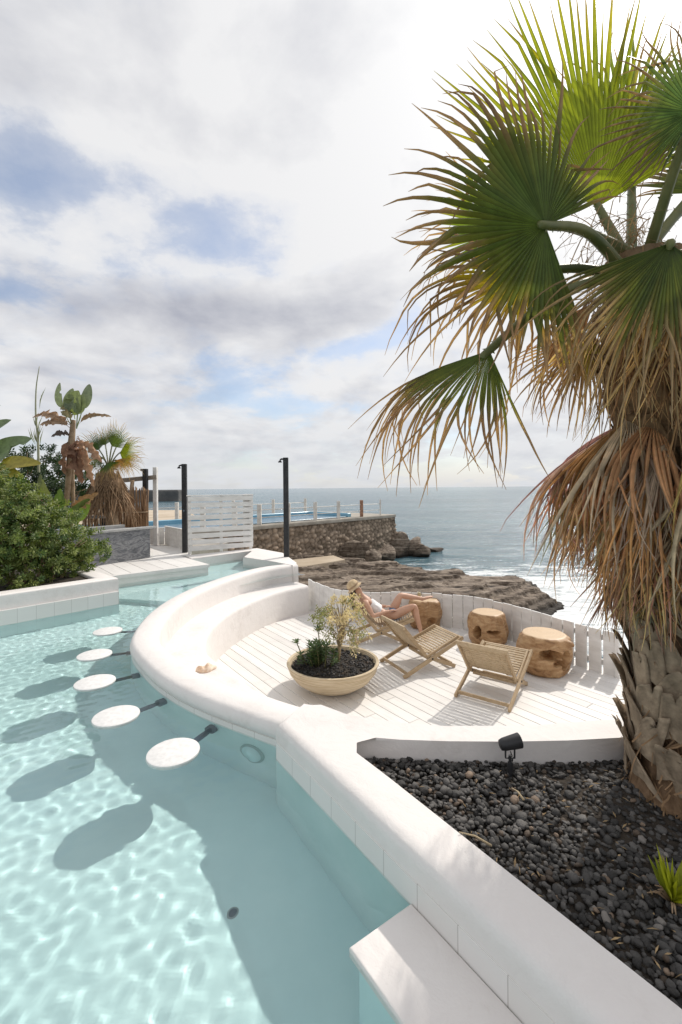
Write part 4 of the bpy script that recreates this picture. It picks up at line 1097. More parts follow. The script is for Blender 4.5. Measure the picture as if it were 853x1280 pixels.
# small table
q = P3(133, 664, a.y + .95); root = empty('stone_table', (q.x, q.y, top)); tag(root, 'grey slab table on a black pedestal behind the stone counter', 'table')
zt = P3(133, 647, q.y).z - top
mb = MB(); mb.box((0, 0, zt / 2), (.15, .15, zt), None, .01); mb.build('pedestal', M['black'], root)
mb = MB(); mb.box((-.22, 0, zt + .02), (.80, .5, .045), None, .008); mb.build('table_top', M['grey_slab'], root)
zz = top + zt + .045
mb = MB(); mb.tube([P3(108, 634, q.y), P3(120, 631, q.y), P3(128, 636, q.y), P3(134, 645, q.y) + Vector((0, 0, -.02))], [.02, .03, .035, .04], 8); mb.tube([P3(130, 641, q.y), P3(133, 633, q.y)], [.03, .01], 6)
tag(mb.build('driftwood', noisy('driftwood', (.20, .15, .11), (.34, .27, .2), 8, .8, .4)), 'twisted grey driftwood branch standing on the slab table', 'driftwood')

# ================================================================== PLANTS
def fan(V, Fc, C, hast, axis, normal, Rd, nseg, half, fuse=.5, droop=.5, sb=.6, green=(.062, .088, .022), brown=(.27, .165, .105), seed=0, cup=.15, jit=.08, fs=.45, K=11, yel=None, pleat=.48, asym=0.0):
    r = random.Random(seed); u = axis.normalized(); n = (normal - u * normal.dot(u)).normalized(); v = n.cross(u); dth = 2 * half / nseg
    yel = yel or (green[0] * 2.4, green[1] * 1.6, green[2] * 1.2)
    for i in range(nseg):
        a = -half + dth * (i + .5); e = a / half
        L = Rd * (1 - .22 * e * e + asym * e) * (1 + r.gauss(0, jit)); d = (u * math.cos(a) + v * math.sin(a) - n * cup * e * e).normalized()
        p = hast.copy(); rows = []; g = droop * max(.15, 1 + r.gauss(0, .28)); tw = Vector((r.gauss(0, .22), r.gauss(0, .22), r.gauss(0, .10))); b0 = sb + r.gauss(0, .07); bt = r.uniform(.8, 1.2)
        sv_ = r.uniform(.82, 1.2); cur = d.copy(); crv = r.uniform(.6, 1.6); kink = r.uniform(.5, .92) if r.random() < .38 else 9; kd = Vector((r.gauss(0, .5), r.gauss(0, .5), -1.0)) * r.uniform(.4, 1.2)
        for k in range(K + 1):
            s = k / K
            if s < fuse: w = 2 * L * s * math.tan(dth / 2) * 1.02
            else: w = 2 * L * fuse * math.tan(dth / 2) * max(0.0, (1 - (s - fuse) / (1 - fuse))) ** .8
            w = max(w, .0016)
            sd = n.cross(cur).normalized(); pn = cur.cross(sd) * -1
            f = s / max(fuse, .01)
            pl = pleat * w * (1 if s < fuse else 1.3)
            rows.append((p - sd * w / 2, p + n * pl, p + sd * w / 2))
            q = max(0.0, s - fs) ** 1.5 * 3.0
            cur = (cur + (Vector((0, 0, -1)) * g + tw * crv) * q * (1.6 / K) * 3).normalized()
            if abs(s - kink) < .5 / K + 1e-6: cur = (cur + kd * min(1.0, droop * 1.6 + .15)).normalized()
            p = p + cur * (L / K)
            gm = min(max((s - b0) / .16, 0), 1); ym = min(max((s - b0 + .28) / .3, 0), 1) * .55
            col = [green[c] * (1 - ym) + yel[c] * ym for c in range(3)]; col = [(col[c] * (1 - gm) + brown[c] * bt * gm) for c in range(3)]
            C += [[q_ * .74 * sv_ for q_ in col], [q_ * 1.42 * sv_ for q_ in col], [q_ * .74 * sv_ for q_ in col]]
        b = len(V)
        for rw in rows: V += list(rw)
        for k in range(K):
            o = b + k * 3; Fc += [(o, o + 1, o + 4, o + 3), (o + 1, o + 2, o + 5, o + 4)]

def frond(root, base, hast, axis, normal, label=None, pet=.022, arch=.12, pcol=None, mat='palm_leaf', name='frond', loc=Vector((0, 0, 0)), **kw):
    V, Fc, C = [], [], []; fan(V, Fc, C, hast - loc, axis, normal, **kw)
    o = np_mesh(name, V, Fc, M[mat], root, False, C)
    mid = base.lerp(hast, .55) + Vector((0, 0, arch)); pts = catmull([base - loc, mid - loc, hast - loc, hast - loc + axis.normalized() * kw['Rd'] * .05 - normal.normalized() * pet * .9], 6)
    mb = MB(); mb.tube(pts, [pet * (1.35 - .75 * i / (len(pts) - 1)) if i < len(pts) - 4 else pet * .6 * (len(pts) - i) / 5 + .002 for i in range(len(pts))], 7)
    # little thorns along both edges of the stalk
    for i in range(2, len(pts) - 6):
        for sgn in (-1, 1):
            t = (pts[i + 1] - pts[i]).normalized(); sd = normal.cross(t).normalized() * sgn; q = pts[i] + sd * pet * .9
            mb.add([q - t * .008, q + t * .008, q + sd * .016 + t * .008, q + normal.normalized() * .004], [(0, 1, 2), (0, 2, 3), (1, 3, 2)])
    mb.build('petiole', pcol or M['petiole'], o)
    return o
M['petiole'] = noisy('green_leaf_stalk', (.085, .10, .03), (.19, .175, .06), 5, .45, .15, 40, .004, stretch=(1, 1, .4))
M['dry_petiole'] = noisy('dry_leaf_stalk', (.22, .14, .08), (.40, .29, .19), 7, .8, .3)

# ---- the big fan palm
TB = Vector((1.86, 2.40, ZG))
palm = empty('fan_palm', TB); tag(palm, 'large fan palm with a brown skirt of dead fronds rising from the black pebbles', 'palm tree')
axis_pts = [Vector((0, 0, -.1)), Vector((0, 0, .5)), Vector((-.03, 0, 1.1)), Vector((-.10, -.01, 1.7)), Vector((-.19, -.02, 2.3)), Vector((-.27, -.03, 2.75))]
tax = catmull(axis_pts, 8)
def trunk_at(h):
    for i in range(1, len(tax)):
        if tax[i].z >= h or i == len(tax) - 1:
            k = (h - tax[i - 1].z) / (tax[i].z - tax[i - 1].z); return tax[i - 1].lerp(tax[i], k)
def trunk_r(h): return .270 - .035 * min(max(h / 1.0, 0), 1) - .05 * min(max((h - 1.0) / 1.6, 0), 1) + .03 * math.exp(-h * 8)
nv, nh = 96, 130; V, C, Fq = [], [], []
for j in range(nh + 1):
    h = -.08 + 2.85 * j / nh; c = trunk_at(h)
    for k in range(nv):
        a = 2 * math.pi * k / nv; p = Vector((math.cos(a) * 4, math.sin(a) * 4, h * 2.2))
        f = mnoise.fractal(Vector((a * 9, h * 3.0, 0)), 1, 2, 4) + .6 * mnoise.fractal(p * 2, 1, 2, 3); f2 = mnoise.noise(Vector((math.cos(a) * 16, math.sin(a) * 16, h * 5)))
        rr2 = trunk_r(h) + .012 * f + .008 * f2; V.append((c.x + rr2 * math.cos(a), c.y + rr2 * math.sin(a), h))
        w = min(max(.5 + .35 * f + .3 * f2, 0), 1); C.append((.13 + .22 * w, .080 + .15 * w, .045 + .095 * w))
for j in range(nh):
    for k in range(nv): k2 = (k + 1) % nv; Fq.append((j * nv + k, j * nv + k2, (j + 1) * nv + k2, (j + 1) * nv + k))
np_mesh('trunk', V, Fq, M['bark'], palm, True, C)
# old leaf bases wrapped round the trunk
V, C, Fq = [], [], []; rb = random.Random(21); nb_ = 250
for i in range(nb_):
    h = .05 + 2.35 * i / nb_; a0 = i * 2.39996 + rb.uniform(-.12, .12); c = trunk_at(h); hh = rb.uniform(.15, .25); wa = rb.uniform(.26, .42); fl = rb.uniform(.018, .058) * (1 if rb.random() < .8 else 1.45); lean = rb.uniform(-.6, .6); tone = rb.uniform(.7, 1.15); nu, nvv = 9, 10; b = len(V); th0 = .018
    cut = rb.uniform(.3, .7)
    for sgn in (1, 0):
        for q in range(nvv + 1):
            s = q / nvv; ww = wa * (1 - .45 * s) * (1.0 if s < .96 else .9)
            for k in range(nu + 1):
                e = 2 * k / nu - 1; a = a0 + e * ww + lean * s * .8; notch = .25 * max(0, 1 - abs(e - (cut - .5)) * 4) * (s ** 4)
                rad = trunk_r(h) + .006 + (.02 + fl * (s ** 1.5) * (1 + .5 * abs(e))) + (th0 * (1 - .7 * s) * (1 - e * e * .8) if sgn else -.004) + .006 * mnoise.noise(Vector((a * 14, s * 2 + i, 3)))
                z = h + hh * (s - notch) - .05 * abs(e) * (1 - s) + .04 * e * lean; cc = trunk_at(min(max(z, 0), 2.6))
                V.append((cc.x + rad * math.cos(a), cc.y + rad * math.sin(a), z))
                g1 = .5 + .5 * mnoise.noise(Vector((a * 10, z * 2.5, i))); g1 *= tone
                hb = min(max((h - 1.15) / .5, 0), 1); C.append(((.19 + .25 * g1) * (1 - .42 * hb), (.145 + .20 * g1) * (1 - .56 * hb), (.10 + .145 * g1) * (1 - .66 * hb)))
    ro = (nu + 1) * (nvv + 1)
    for o in (0, ro):
        for q in range(nvv):
            for k in range(nu):
                f = (b + o + q * (nu + 1) + k, b + o + q * (nu + 1) + k + 1, b + o + (q + 1) * (nu + 1) + k + 1, b + o + (q + 1) * (nu + 1) + k); Fq.append(f if o == 0 else f[::-1])
    edge = [q * (nu + 1) for q in range(nvv + 1)] + [nvv * (nu + 1) + k for k in range(1, nu + 1)] + [q * (nu + 1) + nu for q in range(nvv - 1, -1, -1)]
    for x, y in zip(edge[:-1], edge[1:]): Fq.append((b + x, b + y, b + ro + y, b + ro + x))
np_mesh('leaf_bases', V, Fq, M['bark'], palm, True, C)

crown = TB + tax[-1]
def Q(px, py, Y): return P3(px, py, Y)
Bc = Q(800, 345, 2.36)
LF = [  # hastula, tip direction point, normal, R, half angle, kwargs
    ((682, 282, 1.95), (585, 232, 1.85), (-.05, -1, .10), .72, R(136), dict(nseg=56, fuse=.50, droop=.42, sb=.60, asym=.10, cup=.10, arch=.10, jit=.10)),
    ((748, 258, 2.55), (728, 20, 2.5), (.12, -1, -.05), 1.18, R(66), dict(nseg=48, fuse=.58, droop=.06, sb=.90, green=(.19, .22, .016), cup=.05, arch=.0, fs=.7)),
    ((868, 140, 1.9), (790, 70, 1.85), (-.15, -1, -.25), .41, R(105), dict(nseg=40, fuse=.42, droop=.30, sb=.50, green=(.05, .085, .035), brown=(.16, .10, .07), cup=.1, arch=.02)),
    ((838, 304, 1.86), (828, 425, 1.72), (-.05, -1, .35), .78, R(60), dict(nseg=44, fuse=.46, droop=.95, sb=.50, brown=(.33, .235, .15), cup=.12, arch=.02)),
    ((612, 438, 2.02), (520, 520, 1.93), (-.40, -.80, .50), .76, R(60), dict(nseg=50, fuse=.48, droop=.58, sb=.42, cup=.40, arch=.09, asym=-.08, jit=.13, fs=.10)),
    ((655, 345, 2.22), (575, 385, 2.15), (-.2, -1, .4), .72, R(100), dict(nseg=52, fuse=.36, droop=.75, sb=.32, fs=.15, jit=.14, green=(.19, .19, .02), cup=.15, arch=.06)),
    ((640, 285, 2.5), (560, 250, 2.6), (-.2, -1, .1), .56, R(80), dict(nseg=36, fuse=.5, droop=.3, sb=.62, green=(.10, .15, .02), cup=.1, arch=.08)),
    ((790, 200, 2.75), (800, 30, 2.8), (-.1, -1, 0), .80, R(70), dict(nseg=36, fuse=.52, droop=.10, sb=.75, green=(.09, .14, .02), cup=.1, arch=.0)),
    ((735, 420, 2.6), (700, 520, 2.6), (-.3, -1, .2), .55, R(70), dict(nseg=32, fuse=.42, droop=.9, sb=.25, green=(.14, .15, .03), cup=.2, arch=.06)),
    ((905, 330, 2.0), (960, 430, 1.9), (.3, -1, .4), .75, R(95), dict(nseg=36, fuse=.45, droop=.8, sb=.45, cup=.2, arch=.08)),
    ((940, 180, 2.5), (1010, 60, 2.6), (.2, -1, .2), .8, R(90), dict(nseg=36, fuse=.5, droop=.4, sb=.6, cup=.15, arch=.06)),
    ((900, 240, 3.0), (960, 150, 3.4), (.2, -.4, .8), .8, R(85), dict(nseg=34, fuse=.5, droop=.5, sb=.6, cup=.2, arch=.08)),
    ((800, 330, 3.05), (770, 330, 3.6), (-.2, -.2, .9), .75, R(80), dict(nseg=34, fuse=.5, droop=.7, sb=.5, cup=.2, arch=.10)),
    ((800, 372, 2.1), (770, 500, 2.0), (-.2, -1, .3), .62, R(52), dict(nseg=26, fuse=.30, droop=.5, sb=-.3, green=(.42, .29, .17), yel=(.42, .29, .17), brown=(.46, .33, .2), cup=.3, arch=.02, fs=.1, jit=.25)),
    ((845, 390, 2.05), (850, 520, 1.98), (0, -1, .3), .60, R(40), dict(nseg=18, fuse=.3, droop=.4, sb=-.3, green=(.46, .33, .2), yel=(.46, .33, .2), brown=(.5, .37, .24), cup=.3, arch=.02, fs=.1, jit=.25)),
    ((985, 360, 2.6), (1080, 420, 2.7), (.5, -.4, .6), .75, R(85), dict(nseg=34, fuse=.5, droop=.7, sb=.5, cup=.2, arch=.10))]
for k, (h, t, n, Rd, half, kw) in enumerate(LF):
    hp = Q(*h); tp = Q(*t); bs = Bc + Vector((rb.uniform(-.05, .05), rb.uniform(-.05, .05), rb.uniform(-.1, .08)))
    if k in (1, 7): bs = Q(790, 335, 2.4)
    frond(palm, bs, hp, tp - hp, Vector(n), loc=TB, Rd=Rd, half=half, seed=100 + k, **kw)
# crown heart: fibres and straw hanging between the stalks
V, Fc, C = [], [], []; rs2 = random.Random(9)
for i in range(300):
    q = Q(rs2.gauss(775, 32), rs2.uniform(270, 400), rs2.uniform(2.15, 2.55)) - TB; d = Vector((rs2.gauss(-.15, .5), rs2.gauss(0, .4), rs2.gauss(.1, .7))); p = q.copy(); w = rs2.uniform(.0012, .0035); t = rs2.uniform(.6, 1.2); sd = rdir(rs2); L = rs2.uniform(.10, .34); b = len(V)
    for k in range(6):
        V += [p - sd * w, p + sd * w]; C += [(.36 * t, .25 * t, .14 * t)] * 2; d = d + Vector((0, 0, -.28)) + rdir(rs2) * .25; p = p + d.normalized() * L / 5
    Fc += [(b + 2 * k, b + 2 * k + 1, b + 2 * k + 3, b + 2 * k + 2) for k in range(5)]
np_mesh('crown_fibres', V, Fc, M['dead_leaf'], palm, False, C)['kind'] = 'stuff'
V, Fc, C = [], [], []
for i in range(420):       # fibres round the foot of the trunk
    a = rs2.uniform(0, 6.283); h = rs2.uniform(-.02, .42) if i < 300 else rs2.uniform(.3, 1.4); c = trunk_at(max(h, 0)); out = Vector((math.cos(a), math.sin(a), 0)); p = c + out * (trunk_r(h) + .012 + .02 * rs2.random()); p.z = h; d = Vector((-out.y, out.x, 0)) * rs2.gauss(0, .6) + Vector((0, 0, -1)) + out * rs2.uniform(0, .3); t = rs2.uniform(.5, 1.2); w = rs2.uniform(.0015, .005); sd = d.cross(out).normalized(); L = rs2.uniform(.06, .2); b = len(V)
    for k in range(5): V += [p - sd * w, p + sd * w]; C += [(.34 * t, .22 * t, .125 * t)] * 2; d = d + rdir(rs2) * .35; p = p + d.normalized() * L / 4
    Fc += [(b + 2 * k, b + 2 * k + 1, b + 2 * k + 3, b + 2 * k + 2) for k in range(4)]
np_mesh('trunk_fibres', V, Fc, M['dead_leaf'], palm, False, C)['kind'] = 'stuff'
# skirt of dead fronds
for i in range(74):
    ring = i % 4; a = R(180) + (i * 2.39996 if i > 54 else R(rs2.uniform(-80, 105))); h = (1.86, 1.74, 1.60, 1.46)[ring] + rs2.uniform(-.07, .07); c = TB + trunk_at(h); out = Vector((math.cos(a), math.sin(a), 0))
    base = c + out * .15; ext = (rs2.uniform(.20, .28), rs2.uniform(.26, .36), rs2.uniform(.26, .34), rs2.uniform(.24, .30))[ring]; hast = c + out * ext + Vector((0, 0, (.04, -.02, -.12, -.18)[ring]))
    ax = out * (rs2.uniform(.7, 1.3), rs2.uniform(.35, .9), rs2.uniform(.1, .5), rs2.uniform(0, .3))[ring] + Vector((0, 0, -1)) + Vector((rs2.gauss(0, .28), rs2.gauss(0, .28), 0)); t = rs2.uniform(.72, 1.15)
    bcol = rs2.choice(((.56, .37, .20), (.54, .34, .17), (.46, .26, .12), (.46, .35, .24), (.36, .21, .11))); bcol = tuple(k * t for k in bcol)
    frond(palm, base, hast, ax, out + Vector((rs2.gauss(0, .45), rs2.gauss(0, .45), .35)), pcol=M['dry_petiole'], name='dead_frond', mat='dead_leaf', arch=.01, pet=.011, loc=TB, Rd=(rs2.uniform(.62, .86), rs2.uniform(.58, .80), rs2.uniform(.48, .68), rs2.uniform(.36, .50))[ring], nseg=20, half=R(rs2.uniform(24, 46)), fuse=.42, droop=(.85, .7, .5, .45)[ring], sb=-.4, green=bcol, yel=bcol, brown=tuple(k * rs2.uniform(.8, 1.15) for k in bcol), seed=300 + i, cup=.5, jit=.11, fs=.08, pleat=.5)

for i in range(22):
    a = R(180) + (R(rs2.uniform(-75, 105)) if i < 16 else rs2.uniform(1.8, 4.4)); h = rs2.uniform(2.25, 2.62); c = TB + trunk_at(h); out = Vector((math.cos(a), math.sin(a), 0)); t = rs2.uniform(.65, 1.1)
    bcol = tuple(k * t for k in rs2.choice(((.56, .40, .25), (.46, .27, .13), (.36, .21, .11))))
    frond(palm, c + out * .12, c + out * rs2.uniform(.21, .30), out * rs2.uniform(.1, .6) + Vector((rs2.gauss(0, .25), rs2.gauss(0, .25), -1)), out + Vector((rs2.gauss(0, .4), rs2.gauss(0, .4), .3)), pcol=M['dry_petiole'], name='dead_frond', mat='dead_leaf', arch=.02, pet=.012, loc=TB, Rd=rs2.uniform(.42, .66), nseg=14, half=R(rs2.uniform(14, 34)), fuse=.34, droop=.6, sb=-.4, green=bcol, yel=bcol, brown=bcol, seed=800 + i, cup=.5, jit=.14, fs=.08, pleat=.5)

# ---- young palm shoot in the pebbles
sp = P(840, 1128, ZG); root = empty('palm_shoot', sp); tag(root, 'small yellow-green palm shoot sprouting from the black pebbles', 'plant')
V, Fc, C = [], [], []; rr = random.Random(4)
for k, (px, py, Y) in enumerate(((815, 1070, 1.80), (828, 1062, 1.74), (850, 1080, 1.72), (875, 1060, 1.8), (838, 1095, 1.66), (868, 1110, 1.68))):
    e = P3(px, py, Y) - sp; y = rr.random(); col = (.22 + .12 * y, .26 + .1 * y, .03)
    for j in range(4): leafcard(V, Fc, C, Vector((0, 0, 0)), e + rdir(rr) * .03, Vector((.3, -.6, 1)), e.length * rr.uniform(.8, 1.05), .03, col, .3, .1)
np_mesh('leaves', V, Fc, M['palm_leaf'], root, False, C)
mb = MB()
for k in range(16): d = Vector((rr.gauss(0, 1), rr.gauss(0, 1), rr.uniform(.2, .9))).normalized(); mb.tube([d * .005, d * .05 + Vector((0, 0, .01)), d * .08 + Vector((0, 0, -.015))], [.006, .004, .002], 5)
mb.build('dry_sheath', M['dry_petiole'], root)
for (x0_, y0_, x1_, y1_, lab) in ((574, 1040, 614, 1057, 'straw-coloured dry twig lying on the pebbles beside the straight wall'), (640, 985, 655, 1000, 'short pale twig on the pebbles below the spotlight')):
    a = P(x0_, y0_, ZG + .045 if x0_ > 600 else ZV + .01); b = P(x1_, y1_, ZG + .05); mb = MB(); mb.tube([a, a.lerp(b, .5) + Vector((0, 0, .012)), b], [.002, .004, .006], 6); tag(mb.build('twig', noisy('straw_twig', (.42, .33, .2), (.55, .45, .3), 9, .8, .1)), lab, 'twig')

# ---- foliage mass from leaf cards
def foliage(lobes, n, L, w, c1, c2, seed, up=.4, shell=.55):
    r = random.Random(seed); V, Fc, C = [], [], []; tot = sum(q[1] ** 2 for q in lobes)
    for (c, rad) in lobes:
        m = int(n * rad * rad / tot); sprigs = max(6, m // 14)
        for s in range(sprigs):
            d = rdir(r); rr = rad * (shell + (1 - shell) * r.random() ** .6) * (1 + .22 * mnoise.noise(d * 2.4 + c)); p = c + Vector((d.x, d.y, d.z * .9)) * rr; ax = (d + Vector((0, 0, up)) + rdir(r) * .45).normalized(); y = r.random()
            for i in range(14):
                a = i * 2.4; o = ax.orthogonal().normalized(); o2 = ax.cross(o); ld_ = (o * math.cos(a) + o2 * math.sin(a) + ax * r.uniform(.25, 1.1)).normalized(); yy = min(max(y + r.gauss(0, .15), 0), 1)
                col = [c1[k] * (1 - yy) + c2[k] * yy for k in range(3)]; leafcard(V, Fc, C, p + ax * (i / 14 - .5) * L * 1.6, ld_, ax, L * r.uniform(.7, 1.2), w, col)
    return V, Fc, C
def shrub(name, loc, lobes, n, L, w, c1, c2, seed, label, cat, group=None, stems=6, dark=None):
    root = empty(name, loc); tag(root, label, cat, group); lob = [(P3(px, py, Y) - Vector(loc), rad) for (px, py, Y, rad) in lobes]
    V, Fc, C = foliage(lob, n, L, w, c1, c2, seed); np_mesh('foliage', V, Fc, M['leaf'], root, False, C)
    mb = MB(); r = random.Random(seed)
    for k in range(stems):
        e = lob[k % len(lob)][0]; b = Vector((e.x * .5 + r.uniform(-.1, .1), e.y * .5 + r.uniform(-.1, .1), -.05)); pts = catmull([b, b.lerp(e, .5) + Vector((r.gauss(0, .06), r.gauss(0, .06), .05)), e], 5); mb.tube(pts, [.03 - .02 * i / (len(pts) - 1) for i in range(len(pts))], 7)
        for j in range(5):
            d = rdir(r, .3); mb.tube([e - (e - b) * .3 * r.random(), e + d * lob[k % len(lob)][1] * .7], [.012, .004], 5)
    mb.build('branch', M['dry_petiole'], root); return root
bl0 = P(40, 728, 1.03)
shrub('bush', bl0, [(18, 632, 6.6, .40), (-10, 622, 6.6, .45), (5, 655, 6.5, .62), (48, 668, 6.9, .52), (85, 684, 7.3, .42), (102, 697, 7.5, .30), (36, 704, 6.7, .42), (-45, 640, 6.3, .8), (66, 652, 7.5, .46), (14, 622, 7.0, .42), (74, 708, 7.2, .30), (0, 718, 6.3, .36), (30, 722, 6.5, .3), (96, 712, 7.4, .26), (116, 690, 7.8, .26), (-75, 690, 6.0, .7), (40, 640, 7.3, .35), (108, 676, 7.8, .3), (20, 680, 6.5, .45), (60, 690, 6.95, .36)], 19000, .074, .034, (.05, .095, .024), (.26, .30, .085), 31, 'dense rounded green bush overhanging the white planter wall at left', 'bush', None, 9)
q = Vector((-9.5, 12.5, ZC)); shrub('bush', q, [(35, 590, 12, .75), (70, 600, 12.5, .7), (15, 600, 11.5, .8), (95, 610, 12.5, .6), (55, 575, 13, .6), (110, 595, 13.5, .7), (80, 625, 12, .6), (40, 620, 11.5, .7), (-30, 590, 11, 1.0), (75, 583, 13, .5)], 6500, .12, .05, (.018, .038, .016), (.05, .085, .03), 32, 'dark green bush in the background behind the banana-like plants', 'bush', None, 6)

# paddle leaves (bird of paradise / banana like)
def paddle(V, Fc, C, base, tip, up, wid, col, r, curl=.2, splits=3, droop=.25, ragged=0.0, stalk=.16):
    n = 22; ax = tip - base; L = ax.length; u = ax.normalized(); sd = u.cross(up).normalized(); nn = sd.cross(u)
    cuts = [(r.choice((-1, 1)), r.uniform(.25, .9), r.uniform(.3, .95)) for _ in range(splits)]; b = len(V)
    for i in range(n + 1):
        s = i / n; p = base + u * L * s - Vector((0, 0, 1)) * droop * L * (s ** 2.2) + nn * .12 * L * math.sin(s * 3)
        q = max(0, (s - stalk) / (1 - stalk)); w = wid * (math.sin(math.pi * min(q, 1) ** .75) ** .65 if q > 0 else 0) + .012
        for k in (-2, -1, 0, 1, 2):
            e = k / 2; ww = w
            for (sg, cs, dp) in cuts:
                if sg * e > 0 and abs(s - cs) < .035: ww *= (1 - dp * abs(e))
            if ragged and abs(k) == 2: ww *= 1 - ragged * r.random()
            y = .85 + .3 * r.random() if abs(k) == 2 else 1.0
            V.append(p + sd * e * ww + nn * curl * abs(e) * w - Vector((0, 0, 1)) * (ragged * .4 * abs(e) * w)); C.append((col[0] * y, col[1] * y, col[2] * y))
    for i in range(n):
        for k in range(4): o = b + i * 5 + k; Fc.append((o, o + 1, o + 6, o + 5))
def paddle_plant(name, loc, label, leaves, trunk=None, seed=1, group=None, tcol=None):
    root = empty(name, loc); tag(root, label, 'plant', group); r = random.Random(seed); loc = Vector(loc)
    if trunk:
        mb = MB()
        for pts, rads in trunk: mb.tube(catmull([p - loc for p in pts], 5), list(np.interp(np.linspace(0, 1, (len(pts) - 1) * 5 + 1), np.linspace(0, 1, len(rads)), rads)), 10)
        mb.build('stem', tcol or M['dry_petiole'], root)
    for (b, t, wid, col, rag, up, *st_) in leaves:
        V, Fc, C = [], [], []; paddle(V, Fc, C, P3(*b) - loc, P3(*t) - loc, Vector(up), wid, col, r, .18 if not rag else .5, (5 if wid > .3 else 1) if not rag else 8, .10 if not rag else .22, rag, *st_); np_mesh('leaf' if not rag else 'dry_leaf', V, Fc, M['leaf'] if not rag else M['dead_leaf'], root, True, C)
    return root
GR = (.14, .17, .10); GR2 = (.20, .23, .155); BR = (.36, .25, .17); YL = (.30, .25, .05); Yt = 9.6
tb = P3(83, 632, Yt)
paddle_plant('banana_plant', (tb.x, tb.y, ZC), 'tall banana-like plant with upright green leaves and withered brown ones on a slim stem',
    [((91, 535, Yt), (76, 472, Yt), .11, GR2, 0, (-.5, -1, .1), .42), ((96, 535, Yt), (112, 474, Yt), .09, GR2, 0, (.7, -.8, 0), .42), ((91, 536, Yt), (92, 480, Yt - .1), .12, (.20, .23, .14), 0, (-.2, -1, .1), .42), ((96, 536, Yt), (104, 488, Yt - .15), .11, (.21, .24, .15), 0, (.3, -1, .1), .42), ((94, 524, Yt), (99, 484, Yt - .2), .20, (.22, .25, .12), 0, (-.1, -1, .3)), ((90, 528, Yt), (88, 492, Yt), .16, (.30, .28, .17), .3, (0, -1, 0)),
     ((90, 530, Yt), (41, 511, Yt), .19, BR, .75, (0, -.7, .7)), ((90, 532, Yt), (50, 524, Yt - .3), .16, BR, .7, (0, -.8, .6)), ((97, 532, Yt), (140, 511, Yt), .13, (.30, .22, .14), .75, (0, -.7, .7)), ((90, 545, Yt), (64, 541, Yt - .3), .12, (.12, .10, .09), .6, (0, -.8, .6)), ((97, 545, Yt), (104, 592, Yt - .3), .22, (.26, .15, .10), .8, (0, -1, .2)), ((98, 545, Yt), (118, 596, Yt - .2), .16, (.42, .28, .19), .8, (.3, -1, .2)), ((90, 545, Yt), (84, 585, Yt), .15, (.33, .20, .14), .8, (-.3, -1, .2)), ((97, 548, Yt), (128, 570, Yt), .15, (.38, .25, .17), .8, (0, -.8, .5)), ((94, 550, Yt), (97, 580, Yt - .3), .16, (.20, .11, .08), .7, (0, -1, .1)), ((88, 535, Yt), (64, 522, Yt + .3), .14, (.40, .30, .20), .8, (0, -.7, .7))],
    [([tb, P3(86, 600, Yt), P3(89, 560, Yt), P3(92, 525, Yt)], [.05, .06, .075, .045]), ([P3(92, 640, Yt + .1), P3(91, 600, Yt + .05), P3(91, 560, Yt)], [.045, .04, .035])], 5)
q = P3(10, 640, 8.6)
paddle_plant('banana_plant', (q.x, q.y, ZC), 'broad-leaved banana-like plant with a yellow leaf behind the green bush',
    [((-25, 612, 8.6), (42, 538, 8.4), .33, (.15, .20, .11), 0, (-.4, -.9, .5)), ((-40, 590, 8.6), (16, 516, 8.5), .26, (.17, .22, .12), 0, (-.5, -.9, .4)), ((-45, 560, 8.6), (2, 500, 8.7), .2, (.15, .2, .11), 0, (-.5, -.9, .4)), ((-18, 600, 8.3), (53, 572, 8.1), .17, YL, 0, (-.1, -.8, .7)), ((-25, 596, 8.3), (30, 590, 8.0), .15, (.26, .24, .05), 0, (-.1, -.8, .7))], [([P3(-22, 690, 8.6), P3(-26, 620, 8.6)], [.09, .06])], 6, None, M['petiole'])
q = P3(92, 650, 9.2)
paddle_plant('banana_plant', (q.x, q.y, ZC), 'low banana-like plant with brown-edged leaves between the bush and the reed screen',
    [((84, 650, 9.2), (52, 585, 9.2), .2, (.16, .18, .06), 0, (-.6, -.8, .2)), ((92, 652, 9.2), (124, 602, 9.1), .15, (.34, .22, .11), .4, (.3, -.8, .6)), ((90, 655, 9.2), (112, 618, 9.0), .14, (.14, .2, .05), 0, (.6, -.8, .3)), ((88, 652, 9.2), (100, 628, 9.0), .10, (.13, .22, .05), 0, (.1, -1, .3)), ((70, 640, 9.0), (28, 612, 9.0), .12, (.33, .20, .15), .4, (-.1, -.7, .7)), ((85, 652, 9.1), (76, 606, 9.1), .12, (.13, .2, .05), 0, (-.2, -1, .2))], [([P3(88, 690, 9.2), P3(88, 640, 9.2)], [.08, .05])], 7, None, M['petiole'])
# tall grass stalk
q = P3(49, 565, 11.5); root = empty('reed_stalk', (q.x, q.y, ZC)); tag(root, 'single tall thin reed stalk rising above the background bush', 'reed'); mb = MB(); l_ = Vector((q.x, q.y, ZC))
mb.tube([p - l_ for p in catmull([Vector((q.x, q.y, ZC)), P3(48, 560, 11.5), P3(45, 520, 11.5), P3(45.5, 485, 11.5), P3(49.5, 458, 11.5)], 5)], list(np.linspace(.035, .008, 21)), 6); mb.build('stalk', noisy('reed_green', (.30, .31, .20), (.42, .41, .28), 4, .7, .1), root)
V, Fc, C = [], [], []
for k in range(14): p = P3(46 + rr.uniform(-1, 4), rr.uniform(500, 562), 11.5) - l_; leafcard(V, Fc, C, p, Vector((rr.uniform(-.5, .5), 0, 1)), Vector((0, -1, 0)), .5, .03, (.25, .26, .16))
np_mesh('leaf', V, Fc, M['leaf'], root, False, C)

